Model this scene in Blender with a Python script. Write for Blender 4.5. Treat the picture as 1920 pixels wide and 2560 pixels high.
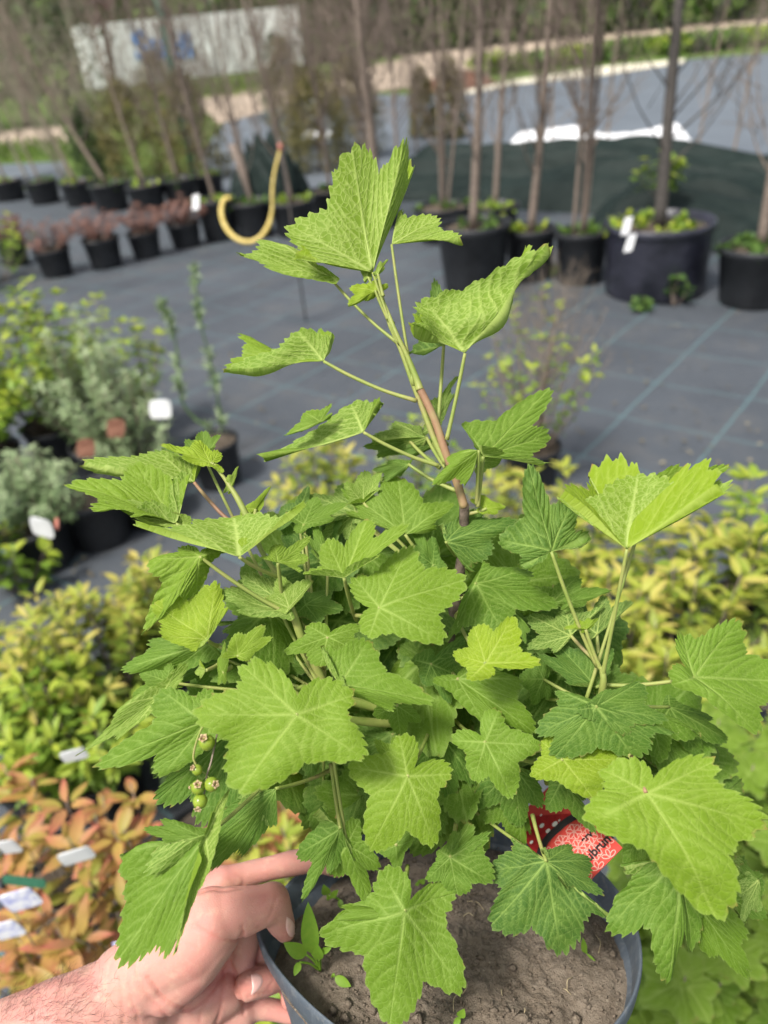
import bpy, math, random
import numpy as np
from mathutils import Vector, Matrix
random.seed(7); RNG = np.random.default_rng(7)
for o in list(bpy.data.objects): bpy.data.objects.remove(o)
S = bpy.context.scene
COL = S.collection
# ------------------------------------------------------------------ camera
H = 1.55; PITCH = math.radians(32); ROLL = math.radians(6); FPX = 1923.0
cf = np.array([0, math.cos(PITCH), -math.sin(PITCH)])
cr0 = np.array([1.0, 0, 0]); cu0 = np.array([0, math.sin(PITCH), math.cos(PITCH)])
cr = math.cos(ROLL)*cr0 - math.sin(ROLL)*cu0
cu = math.cos(ROLL)*cu0 + math.sin(ROLL)*cr0
cp = np.array([0, 0, H])
cam = bpy.data.cameras.new('camera'); camo = bpy.data.objects.new('camera', cam); COL.objects.link(camo)
M = Matrix([[cr[i], cu[i], -cf[i], cp[i]] for i in range(3)] + [[0, 0, 0, 1]])
camo.matrix_world = M
cam.sensor_fit = 'VERTICAL'; cam.sensor_height = 9.13; cam.lens = 9.13*FPX/2560
cam.clip_start = 0.02; cam.clip_end = 2000
cam.dof.use_dof = True; cam.dof.focus_distance = 0.395; cam.dof.aperture_fstop = 1.7
S.camera = camo
# ------------------------------------------------------------------ world, sun, exposure
SUN_EL = math.radians(60); SUN_AZ = math.radians(-135)      # azimuth from +Y towards +X
w = bpy.data.worlds.new('World'); S.world = w; w.use_nodes = True
nt = w.node_tree; nt.nodes.clear()
sky = nt.nodes.new('ShaderNodeTexSky'); sky.sky_type = 'NISHITA'; sky.sun_disc = False
sky.sun_elevation = SUN_EL; sky.sun_rotation = SUN_AZ; sky.air_density = 1.0; sky.dust_density = 4.0; sky.ozone_density = 0.6
hs = nt.nodes.new('ShaderNodeHueSaturation'); hs.inputs['Saturation'].default_value = 0.45
bg = nt.nodes.new('ShaderNodeBackground'); bg.inputs['Strength'].default_value = 0.118
wo = nt.nodes.new('ShaderNodeOutputWorld')
nt.links.new(sky.outputs[0], hs.inputs['Color']); nt.links.new(hs.outputs[0], bg.inputs['Color']); nt.links.new(bg.outputs[0], wo.inputs[0])
sl = bpy.data.lights.new('sun', 'SUN'); sl.energy = 3.0; sl.angle = math.radians(11); sl.color = (1, .965, .9)
so = bpy.data.objects.new('sun', sl); COL.objects.link(so)
sd = Vector((math.sin(SUN_AZ)*math.cos(SUN_EL), math.cos(SUN_AZ)*math.cos(SUN_EL), math.sin(SUN_EL)))
so.rotation_euler = sd.to_track_quat('Z', 'Y').to_euler(); so.location = (0, 0, 20)
S.view_settings.view_transform = 'Standard'; S.view_settings.look = 'None'
S.view_settings.gamma = 1; S.view_settings.use_curve_mapping = False
S.view_settings.exposure = 0.72
S.render.engine = 'CYCLES'

# ------------------------------------------------------------------ helpers
def ray(u, v):                     # photograph pixel (1920x2560) -> direction with unit depth along the optical axis
    return cf + cr*((u-960)/FPX) + cu*((1280-v)/FPX)
def P(u, v, d): return cp + ray(u, v)*d
def G(u, v, z=0.0):                # the place at height z that is seen at the pixel
    r = ray(u, v); return cp + r*((z-H)/r[2])
FS = 1920/1659.0
def GF(x, y, z=0.0): return G(x*FS, y*FS, z)
def nrm(a): a = np.asarray(a, float); return a/(np.linalg.norm(a)+1e-12)

def tag(o, label=None, cat=None, group=None, kind=None):
    if label: o['label'] = label
    if cat: o['category'] = cat
    if group: o['group'] = group
    if kind: o['kind'] = kind
    return o
def empty(name, loc):
    o = bpy.data.objects.new(name, None); o.location = [float(c) for c in loc]; o.empty_display_size = .05; COL.objects.link(o); return o
def mk_mesh(name, V, F, mat=None, smooth=True, attrs=None, uv=None):
    V = np.asarray(V, np.float32); me = bpy.data.meshes.new(name)
    if isinstance(F, np.ndarray):
        n, k = F.shape
        me.vertices.add(len(V)); me.vertices.foreach_set('co', V.ravel())
        me.loops.add(n*k); me.loops.foreach_set('vertex_index', F.astype(np.int32).ravel())
        me.polygons.add(n); me.polygons.foreach_set('loop_start', np.arange(0, n*k, k, dtype=np.int32))
        me.polygons.foreach_set('loop_total', np.full(n, k, np.int32))
    else:
        me.from_pydata([tuple(map(float, v)) for v in V], [], F)
    me.polygons.foreach_set('use_smooth', [smooth]*len(me.polygons))
    for k_, a in (attrs or {}).items():
        at = me.attributes.new(k_, 'FLOAT', 'POINT'); at.data.foreach_set('value', np.asarray(a, np.float32))
    if mat: me.materials.append(mat)
    me.update(calc_edges=True); me.validate()
    return me
def ob(name, me, parent=None, M=None):
    o = bpy.data.objects.new(name, me); COL.objects.link(o)
    if parent is not None: o.parent = parent
    if M is not None: o.matrix_local = M
    return o
def wob(name, V, F, mat, parent=None, origin=(0, 0, 0), **k):
    """mesh with world coordinates V; origin = world place of the parent (or of the object itself)"""
    V = np.asarray(V, float) - np.asarray(origin, float)
    o = ob(name, mk_mesh(name, V, F, mat, **k), parent)
    if parent is None: o.location = [float(c) for c in origin]
    return o
class MB:
    def __init__(s): s.V = []; s.F = []; s.A = []
    def add(s, V, F, a=0.0):
        n = len(s.V); s.V += [tuple(map(float, v)) for v in V]; s.F += [tuple(int(i)+n for i in f) for f in F]; s.A += [a]*len(V)
    def box(s, c, size, R=None):
        c = np.asarray(c, float); hx, hy, hz = [q/2 for q in size]
        V = np.array([(x, y, z) for x in (-hx, hx) for y in (-hy, hy) for z in (-hz, hz)])
        if R is not None: V = V @ np.asarray(R).T
        s.add(V+c, [(0, 1, 3, 2), (4, 6, 7, 5), (0, 4, 5, 1), (2, 3, 7, 6), (0, 2, 6, 4), (1, 5, 7, 3)])
    def tube(s, pts, rad, n=6, sub=4, a=0.0):
        V, F = tube(pts, rad, n, sub); s.add(V, F, a)
    def build(s, name, mat, parent=None, origin=(0, 0, 0), smooth=True):
        return wob(name, s.V, s.F, mat, parent, origin, smooth=smooth, attrs={'rnd': s.A})
def catmull(p, sub):
    p = np.asarray(p, float)
    if len(p) < 3 or sub <= 1:
        if len(p) == 2: return np.array([p[0]*(1-t)+p[1]*t for t in np.linspace(0, 1, max(2, sub))])
        return p
    q = np.vstack([2*p[0]-p[1], p, 2*p[-1]-p[-2]]); out = []
    for i in range(1, len(q)-2):
        for t in np.linspace(0, 1, sub, endpoint=False):
            a, b, c, d = q[i-1:i+3]
            out.append(.5*((2*b)+(-a+c)*t+(2*a-5*b+4*c-d)*t*t+(-a+3*b-3*c+d)*t**3))
    out.append(p[-1]); return np.array(out)
def tube(pts, rad, n=6, sub=4):
    pts = np.asarray(pts, float); k = len(pts)
    rad = np.full(k, rad) if np.isscalar(rad) else np.asarray(rad, float)
    C = catmull(np.hstack([pts, rad[:, None]]), sub); R = C[:, 3].clip(1e-5); C = C[:, :3]; m = len(C)
    T = np.gradient(C, axis=0); T /= (np.linalg.norm(T, axis=1)[:, None]+1e-12)
    a = np.array([0, 0, 1.0]) if abs(T[0][2]) < .9 else np.array([1.0, 0, 0])
    X = nrm(np.cross(T[0], a)); V = []
    for i in range(m):
        X = nrm(X - T[i]*X.dot(T[i])); Y = np.cross(T[i], X)
        for j in range(n):
            f = 2*math.pi*j/n; V.append(C[i]+R[i]*(math.cos(f)*X+math.sin(f)*Y))
    F = [(i*n+j, i*n+(j+1) % n, (i+1)*n+(j+1) % n, (i+1)*n+j) for i in range(m-1) for j in range(n)]
    V.append(C[0]); V.append(C[-1])
    F += [(j, m*n, (j+1) % n) for j in range(n)] + [((m-1)*n+j, (m-1)*n+(j+1) % n, m*n+1) for j in range(n)]
    return V, F
def lathe(prof, n=32, mod=None):
    """prof: list of (r,z); returns local V,F"""
    V = []; F = []
    for (r, z) in prof:
        for j in range(n):
            a = 2*math.pi*j/n; rr = r*(mod(a, z) if mod else 1); V.append((rr*math.cos(a), rr*math.sin(a), z))
    for i in range(len(prof)-1):
        for j in range(n): F.append((i*n+j, i*n+(j+1) % n, (i+1)*n+(j+1) % n, (i+1)*n+j))
    return V, F

# ------------------------------------------------------------------ materials
class NT:
    def __init__(s, name):
        s.m = bpy.data.materials.new(name); s.m.use_nodes = True; s.t = s.m.node_tree; s.t.nodes.clear()
        s.out = s.t.nodes.new('ShaderNodeOutputMaterial')
    def n(s, ty, **k):
        nd = s.t.nodes.new(ty)
        for a, b in k.items():
            if a.startswith('i_'):
                key = a[2:]; key = int(key) if key.isdigit() else key.replace('_', ' ')
                nd.inputs[key].default_value = b
            else: setattr(nd, a, b)
        return nd
    def l(s, a, b): s.t.links.new(a, b)
    def attr(s, nm): return s.n('ShaderNodeAttribute', attribute_name=nm).outputs['Fac']
    def ramp(s, fac, stops, interp='LINEAR'):
        r = s.n('ShaderNodeValToRGB'); r.color_ramp.interpolation = interp
        e = r.color_ramp.elements
        while len(e) < len(stops): e.new(0.5)
        for i, (p, c) in enumerate(stops): e[i].position = p; e[i].color = (*c, 1) if len(c) == 3 else c
        s.l(fac, r.inputs[0]); return r.outputs[0]
    def noise(s, scale, detail=4, rough=.55, vec=None, dist=0):
        nd = s.n('ShaderNodeTexNoise'); nd.inputs['Scale'].default_value = scale; nd.inputs['Detail'].default_value = detail
        nd.inputs['Roughness'].default_value = rough; nd.inputs['Distortion'].default_value = dist
        if vec is not None: s.l(vec, nd.inputs['Vector'])
        return nd.outputs['Fac']
    def coord(s, which='Object'): return s.n('ShaderNodeTexCoord').outputs[which]
    def math(s, op, a, b=None, clamp=False):
        nd = s.n('ShaderNodeMath', operation=op, use_clamp=clamp)
        for i, x in enumerate((a, b)):
            if x is None: continue
            if isinstance(x, (int, float)): nd.inputs[i].default_value = x
            else: s.l(x, nd.inputs[i])
        return nd.outputs[0]
    def mix(s, f, a, b, mode='MIX'):
        nd = s.n('ShaderNodeMix', data_type='RGBA', blend_type=mode)
        for k, x in ((0, f), (6, a), (7, b)):
            if isinstance(x, (int, float)): nd.inputs[k].default_value = x
            elif isinstance(x, tuple): nd.inputs[k].default_value = (*x, 1)
            else: s.l(x, nd.inputs[k])
        return nd.outputs[2]
    def bump(s, h, strength=.3, dist=.01):
        b = s.n('ShaderNodeBump'); b.inputs['Strength'].default_value = strength; b.inputs['Distance'].default_value = dist
        s.l(h, b.inputs['Height']); return b.outputs[0]
    def pbr(s, col, rough=.6, spec=.4, normal=None, metal=0, transl=0, tcol=None, sss=0, sheen=0):
        p = s.n('ShaderNodeBsdfPrincipled')
        for k, x in (('Base Color', col), ('Roughness', rough)):
            if isinstance(x, tuple): p.inputs[k].default_value = (*x, 1)
            elif isinstance(x, (int, float)): p.inputs[k].default_value = x
            else: s.l(x, p.inputs[k])
        p.inputs['Specular IOR Level'].default_value = spec; p.inputs['Metallic'].default_value = metal
        if sss: p.inputs['Subsurface Weight'].default_value = sss; p.inputs['Subsurface Radius'].default_value = (1, .35, .18); p.inputs['Subsurface Scale'].default_value = .006
        if sheen: p.inputs['Sheen Weight'].default_value = sheen; p.inputs['Sheen Roughness'].default_value = .5
        if normal is not None: s.l(normal, p.inputs['Normal'])
        o = p.outputs[0]
        if transl:
            t = s.n('ShaderNodeBsdfTranslucent')
            c = tcol if tcol is not None else col
            if isinstance(c, tuple): t.inputs[0].default_value = (*c, 1)
            else: s.l(c, t.inputs[0])
            if normal is not None: s.l(normal, t.inputs['Normal'])
            m = s.n('ShaderNodeMixShader'); m.inputs[0].default_value = transl
            s.l(o, m.inputs[1]); s.l(t.outputs[0], m.inputs[2]); o = m.outputs[0]
        s.l(o, s.out.inputs[0]); return s.m

def mat_noise(name, c1, c2, scale=20, rough=.7, bump=.2, dist=.01, spec=.35, detail=5, transl=0):
    t = NT(name); v = t.coord(); f = t.noise(scale, detail, .6, v)
    return t.pbr(t.ramp(f, [(.3, c1), (.7, c2)]), rough, spec, t.bump(f, bump, dist), transl=transl)

def leaf_material():
    t = NT('currant_leaf')
    uv = t.n('ShaderNodeCombineXYZ'); t.l(t.attr('lx'), uv.inputs[0]); t.l(t.attr('ly'), uv.inputs[1]); t.l(t.attr('seed'), uv.inputs[2]); uv = uv.outputs[0]
    young = t.attr('young'); seed = t.attr('seed')
    mature = t.ramp(seed, [(0, (.036, .098, .020)), (.3, (.064, .150, .018)), (.65, (.096, .192, .014)), (1, (.112, .222, .028))])
    yng = (.27, .37, .012)
    c = t.mix(young, mature, yng)
    blotch = t.noise(2.2, 4, .6, uv); fine = t.noise(38, 3, .6, uv)
    c = t.mix(t.math('MULTIPLY', t.math('SUBTRACT', blotch, .42, True), 2.2, True), c, t.mix(.5, c, (.17, .28, .03)))
    c = t.mix(t.math('MULTIPLY', t.math('SUBTRACT', fine, .5, True), .9, True), c, t.mix(.5, c, (.03, .075, .012)))
    back = t.n('ShaderNodeNewGeometry').outputs['Backfacing']
    c = t.mix(t.math('MULTIPLY', back, .40), c, (.15, .25, .045))
    vor = t.n('ShaderNodeTexVoronoi', feature='DISTANCE_TO_EDGE'); vor.inputs['Scale'].default_value = 17
    nv = t.n('ShaderNodeTexNoise'); nv.inputs['Scale'].default_value = 6; t.l(uv, nv.inputs['Vector'])
    vm = t.n('ShaderNodeVectorMath', operation='MULTIPLY_ADD'); vm.inputs[1].default_value = (.12, .12, .12)
    t.l(nv.outputs['Color'], vm.inputs[0]); t.l(uv, vm.inputs[2]); t.l(vm.outputs[0], vor.inputs['Vector'])
    ret = t.math('SUBTRACT', 1.0, t.math('MULTIPLY', vor.outputs['Distance'], 7.0, True), True)     # 1 on the small veins
    vein = t.attr('vein')
    veincol = t.mix(back, t.mix(young, (.25, .37, .085), (.42, .50, .08)), (.42, .52, .14))
    c = t.mix(t.math('MULTIPLY', ret, t.math('ADD', .20, t.math('MULTIPLY', back, .22))), c, veincol)
    c = t.mix(t.math('MULTIPLY', vein, t.math('ADD', .95, t.math('MULTIPLY', back, .2)), True), c, veincol)
    c = t.mix(t.math('MULTIPLY', t.attr('edge'), .45), c, (.34, .40, .14))
    c = t.mix(t.math('MULTIPLY', t.attr('edge'), t.math('GREATER_THAN', t.noise(3.1, 3, .6, uv), .60)), c, (.26, .15, .05))
    # a few rusty and pale specks
    sp = t.n('ShaderNodeTexVoronoi', feature='F1'); sp.inputs['Scale'].default_value = 7; t.l(uv, sp.inputs['Vector'])
    spk = t.math('LESS_THAN', sp.outputs['Distance'], .045)
    c = t.mix(t.math('MULTIPLY', spk, t.math('GREATER_THAN', blotch, .58)), c, (.40, .38, .16))
    sgn = t.math('SUBTRACT', t.math('MULTIPLY', back, 2.0), 1.0)
    h = t.math('ADD', t.math('MULTIPLY', ret, -.35), t.math('MULTIPLY', fine, .25))
    nrmv = t.bump(h, .42, .0010)
    rough = t.math('ADD', .54, t.math('MULTIPLY', fine, .16))
    tc = t.mix(.5, c, (.30, .50, .01))
    return t.pbr(c, rough, .24, nrmv, transl=.30, tcol=tc, sheen=.0)
M_LEAF = leaf_material()

def small_leaf_material(name, stops_rnd, tipcol=None, rough=.5, transl=.35, tipamt=.8):
    t = NT(name); c = t.ramp(t.attr('rnd'), stops_rnd)
    if tipcol:
        f = t.math('MULTIPLY', t.math('MULTIPLY', t.attr('along'), t.attr('along')), t.math('MULTIPLY', t.attr('rnd'), tipamt*1.6), True)
        c = t.mix(f, c, tipcol)
    n = t.noise(60, 3, .6, t.coord())
    c = t.mix(t.math('MULTIPLY', n, .35), c, (.05, .09, .02))
    return t.pbr(c, rough, .35, None, transl=transl)
M_COPPER = small_leaf_material('copper_leaf', [(0, (.13, .22, .03)), (.35, (.32, .36, .05)), (.65, (.56, .38, .09)), (1, (.56, .25, .13))], (.55, .15, .11))
M_YELLOW = small_leaf_material('yellow_leaf', [(0, (.08, .15, .02)), (.35, (.21, .31, .035)), (.7, (.45, .50, .06)), (1, (.66, .56, .15))], (.50, .30, .12), tipamt=.25)
M_LIME = small_leaf_material('lime_leaf', [(0, (.10, .19, .03)), (.5, (.24, .38, .04)), (1, (.50, .56, .06))])
M_SILVER = small_leaf_material('silver_leaf', [(0, (.12, .20, .08)), (.5, (.26, .36, .17)), (1, (.46, .54, .32))], transl=.2)
M_GREEN = small_leaf_material('green_leaf', [(0, (.035, .085, .02)), (.5, (.075, .16, .03)), (1, (.17, .28, .05))])
M_FIR = small_leaf_material('conifer_leaf', [(0, (.025, .05, .025)), (.5, (.05, .085, .035)), (1, (.09, .14, .05))], transl=.15)
M_BROWNFIR = small_leaf_material('bronze_conifer_leaf', [(0, (.07, .07, .03)), (.5, (.17, .145, .05)), (1, (.32, .26, .08))], transl=.15)
M_RED = small_leaf_material('barberry_leaf', [(0, (.10, .045, .04)), (.5, (.24, .10, .09)), (1, (.42, .22, .17))], transl=.25)
M_PURPLE = small_leaf_material('purple_leaf', [(0, (.05, .025, .035)), (.5, (.12, .05, .07)), (1, (.22, .10, .12))], transl=.25)
M_GRASS = small_leaf_material('grass_leaf', [(0, (.07, .13, .02)), (.5, (.14, .22, .03)), (1, (.26, .34, .07))])
M_BARK = mat_noise('bare_bark', (.12, .092, .075), (.28, .22, .18), 60, .85, .4, .004)
M_TWIG = mat_noise('twig_bark', (.17, .13, .10), (.34, .27, .21), 80, .85, .2, .002)
M_PALEB = mat_noise('pale_bark', (.24, .20, .15), (.42, .37, .29), 80, .85, .2, .002)
M_DTWIG = mat_noise('dark_bark', (.05, .045, .042), (.12, .105, .095), 60, .85, .4, .004)
M_POT = mat_noise('black_pot_plastic', (.010, .011, .013), (.028, .030, .034), 9, .45, .06, .003, .45)
M_SOIL = mat_noise('pot_soil', (.045, .035, .026), (.13, .105, .08), 40, .95, .6, .01, .1)
M_WHITE = mat_noise('white_label_plastic', (.50, .51, .52), (.66, .66, .66), 12, .45, .02, .001)

def stem_material(name, c1, c2, c3):
    t = NT(name); v = t.coord(); f = t.noise(55, 4, .6, v); g = t.noise(500, 2, .5, v)
    c = t.ramp(f, [(.3, c1), (.55, c2), (.75, c3)])
    return t.pbr(c, .5, .35, t.bump(g, .25, .0006), transl=.08)
M_STEM = stem_material('green_stem', (.22, .29, .06), (.30, .33, .09), (.33, .26, .12))
M_STEMRED = stem_material('reddish_stem', (.34, .28, .12), (.33, .19, .11), (.24, .13, .08))
M_WOOD = mat_noise('old_wood', (.05, .035, .025), (.17, .13, .10), 220, .9, .8, .002)

# ------------------------------------------------------------------ the currant leaf
LOBE_A = np.radians([-114, -58, 0, 58, 114]); LOBE_L = np.array([.64, .86, 1.0, .86, .64])
def canon(seed, nth, nr, ntooth=1.0, wdeg=50):
    rg = np.random.default_rng(seed)
    th = np.linspace(-math.pi, math.pi, nth, endpoint=False)
    wv = np.radians(wdeg); q = 7
    r = np.zeros(nth)
    for a, L in zip(LOBE_A, LOBE_L):
        r += (L*np.exp(-(np.abs(th-a)/wv)**rg.uniform(1.5, 1.65)))**q
    r = r**(1/q); r = np.maximum(r, .10)
    x = r*np.sin(th); y = r*np.cos(th)
    ds = np.hypot(np.diff(x, append=x[0]), np.diff(y, append=y[0])); s = np.cumsum(ds)-ds[0]
    # tooth phase warped a little
    ph = s*(7.2*ntooth) + .35*np.sin(s*3.1+rg.uniform(0, 6)) + .25*np.sin(s*7.3+rg.uniform(0, 6))
    pf = ph-np.floor(ph); tooth = np.where(pf < .62, pf/.62, (1-pf)/.38)**.62
    ph2 = s*19*ntooth + rg.uniform(0, 1)
    tooth = tooth*.75 + .25*np.abs(np.sin(math.pi*ph2))**.8
    amp = .088*rg.uniform(.9, 1.15)*np.clip(r/.5, .2, 1)
    # lobe tips a touch pointed
    tt = (tooth-.55)*amp
    t = (np.arange(1, nr+1)/nr)**.85
    R = t[:, None]*r[None] + (t[:, None]**5)*tt[None]
    X = (R*np.sin(th)[None]).ravel(); Y = (R*np.cos(th)[None]).ravel()
    X = np.concatenate([[0], X]); Y = np.concatenate([[0], Y]); T = np.concatenate([[0], np.repeat(t, nth)])
    # veins
    def seg(ax, ay, bx, by):
        dx, dy = bx-ax, by-ay; L2 = dx*dx+dy*dy
        u = np.clip(((X-ax)*dx+(Y-ay)*dy)/L2, 0, 1)
        return np.hypot(X-ax-u*dx, Y-ay-u*dy), u
    vein = np.zeros_like(X); dmin = np.full_like(X, 9.)
    for k, (a, L) in enumerate(zip(LOBE_A, LOBE_L)):
        dx, dy = math.sin(a), math.cos(a)
        d, u = seg(0, 0, dx*L*.97, dy*L*.97)
        wd = .014*(1-u)+.006
        vein = np.maximum(vein, np.exp(-(d/wd)**2)*(1-.4*u)); dmin = np.minimum(dmin, d)
        nsec = 5 if L > .7 else 4
        for i in range(nsec):
            f = (.16+.76*i/nsec)+rg.uniform(-.02, .02)
            for sg in (-1, 1):
                ln = L*(.40*(1-f)+.10)*(1.25 if i < 2 else 1)
                a2 = a+sg*math.radians(rg.uniform(38, 50)); f2 = f+sg*.02
                p0 = (dx*L*f2, dy*L*f2); p1 = (p0[0]+math.sin(a2)*ln*.55, p0[1]+math.cos(a2)*ln*.55)
                a3 = a+sg*math.radians(rg.uniform(24, 34)); p2 = (p1[0]+math.sin(a3)*ln*.6, p1[1]+math.cos(a3)*ln*.6)
                for (q0, q1, b0, b1) in ((p0, p1, 1, .75), (p1, p2, .75, .35)):
                    d, u = seg(*q0, *q1); vein = np.maximum(vein, np.exp(-(d/.0085)**2)*(b0+(b1-b0)*u)*.72); dmin = np.minimum(dmin, d)
                if i < 3:                      # tertiary
                    for g in (.3, .6):
                        pm = (p0[0]+(p1[0]-p0[0])*g*1.5, p0[1]+(p1[1]-p0[1])*g*1.5); a4 = a2+sg*math.radians(40)
                        d, u = seg(pm[0], pm[1], pm[0]+math.sin(a4)*ln*.3, pm[1]+math.cos(a4)*ln*.3)
                        vein = np.maximum(vein, np.exp(-(d/.007)**2)*.30)
    quilt = np.sqrt(np.clip(dmin/.055, 0, 1))
    edge = np.clip((T-.965)/.035, 0, 1)*np.clip(np.concatenate([[0], np.tile((tooth-.6)*2.5, nr)]), 0, 1)
    edge = np.maximum(edge, np.clip((T-.975)/.025, 0, 1)*.35)
    F = [(0, 1+(j+1) % nth, 1+j) for j in range(nth)]
    idx = 1+np.arange(nr*nth).reshape(nr, nth); nx = np.roll(idx, -1, axis=1)
    Q = np.stack([idx[:-1], nx[:-1], nx[1:], idx[1:]], -1).reshape(-1, 4)
    return dict(X=X, Y=Y, T=T, vein=vein, quilt=quilt, edge=edge, tri=F, quad=Q, nth=nth, nr=nr)
CAN_HI = [canon(i+1, 288, 22, 1.0, wd_) for i, wd_ in enumerate((40, 44, 49))]
CAN_FULL = [canon(i+31, 288, 22, 1.0, wd_) for i, wd_ in enumerate((55, 62))]
CAN_LO = [canon(i+11, 160, 9) for i in range(3)]
CAN_XLO = [canon(i+21, 72, 4, .6) for i in range(3)]
def leaf_mesh(can, Vk, young, seed, under, crinkle=1.0, droop=0.0, wave=1.0, size=None, rg=None):
    """Vk: 5 vectors (to the lobe tips, from the base), in angular order A2,A1,M,B1,B2"""
    X, Y = can['X'], can['Y']; th = np.arctan2(X, Y); Vk = np.asarray(Vk, float)/LOBE_L[:, None]
    A = np.concatenate([LOBE_A, [LOBE_A[0]+2*math.pi]]); VV = np.vstack([Vk, Vk[:1]])
    def smap(th):
        tq = np.where(th < A[0], th+2*math.pi, th); k = np.clip(np.searchsorted(A, tq, side='right')-1, 0, 4)
        gap = A[k+1]-A[k]; u = tq-A[k]; s = np.sin(gap)
        return (np.sin(gap-u)/s)[:, None]*VV[k]+(np.sin(u)/s)[:, None]*VV[k+1]
    D = (smap(th)*2+smap((th+.10+math.pi) % (2*math.pi)-math.pi)+smap((th-.10+math.pi) % (2*math.pi)-math.pi))/4
    R = np.hypot(X, Y); Pp = D*R[:, None]
    F = [tuple(f) for f in can['tri']]; Q = can['quad']
    # normals of the sectors
    e = .02; d1 = smap((th+e+math.pi) % (2*math.pi)-math.pi); d0 = smap((th-e+math.pi) % (2*math.pi)-math.pi)
    N = np.cross(d1, d0); N /= (np.linalg.norm(N, axis=1)[:, None]+1e-9)
    Nm = nrm(np.cross(Vk[2], Vk[1])+np.cross(Vk[3], Vk[2])); N = N*.6+Nm*.4
    N /= (np.linalg.norm(N, axis=1)[:, None]+1e-9)
    size = size or np.linalg.norm(Vk[2])
    rg = rg or np.random.default_rng(int(seed*1e6) % 99991)
    h = np.zeros_like(X)
    for i in range(6):
        kx, ky = rg.normal(0, 4.2, 2); h += np.sin(kx*X+ky*Y+rg.uniform(0, 6))*.019*wave
    for i in range(6):
        kx, ky = rg.normal(0, 13, 2); h += np.sin(kx*X+ky*Y+rg.uniform(0, 6))*.0022*crinkle*R
    h += can['quilt']*.0105*crinkle*np.clip(R*5, 0, 1) + np.clip(1-can['vein'], 0, 1)*.002
    h += -droop*R**2
    # margin ruffle
    h += .020*wave*np.sin(th*5+rg.uniform(0, 6))*(can['T']**3)*R
    h -= h[0]
    up = 1.0
    Pp = Pp + N*(h*size*up)[:, None]
    return Pp, F, Q
def leaf_obj(name, base, tips, young=0., seed=.5, under=False, crinkle=1., droop=.08, wave=1., parent=None, origin=(0, 0, 0), lod=0, side=None):
    base = np.asarray(base, float); V5 = [None if t is None else np.asarray(t, float)-base for t in tips]
    m = V5[2]
    Am, Al, Ab = LOBE_A[2], LOBE_A[3], LOBE_A[4]
    def extrap(mv, lv):
        cm = mv/LOBE_L[2]; cl = lv/LOBE_L[3]; g = Al-Am; u = Ab-Am
        return (cm*math.sin(g-u)+cl*math.sin(u))/math.sin(g)*LOBE_L[4]
    if V5[3] is None:            # mirror the A lobe about the midrib, in the plane they span
        a = V5[1]; V5[3] = 2*m*(a.dot(m)/m.dot(m))-a
    if V5[0] is None: V5[0] = extrap(m, V5[1])
    if V5[4] is None: V5[4] = extrap(m, V5[3])
    if side is None:
        nA = np.cross(m, V5[1]); view = nrm(base-cp); front = nA.dot(view) < 0   # sector A->M normal towards the camera?
        # outward normal used by the mesh winding for order A2,A1,M,B1,B2
        if front == under: V5 = V5[::-1]
    can = (CAN_HI, CAN_LO, CAN_XLO, CAN_FULL)[lod]; can = can[int(seed*1000) % len(can)]
    Pp, F, Q = leaf_mesh(can, V5, young, seed, under, crinkle, droop, wave)
    n = len(Pp); faces = F+[tuple(q) for q in Q.tolist()]
    W = Pp+base-np.asarray(origin)
    me = mk_mesh(name, W, faces, M_LEAF, True, attrs={'vein': can['vein'], 'edge': can['edge'], 'young': np.full(n, young), 'seed': np.full(n, seed), 'lx': can['X'], 'ly': can['Y']})
    return ob(name, me, parent)
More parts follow.
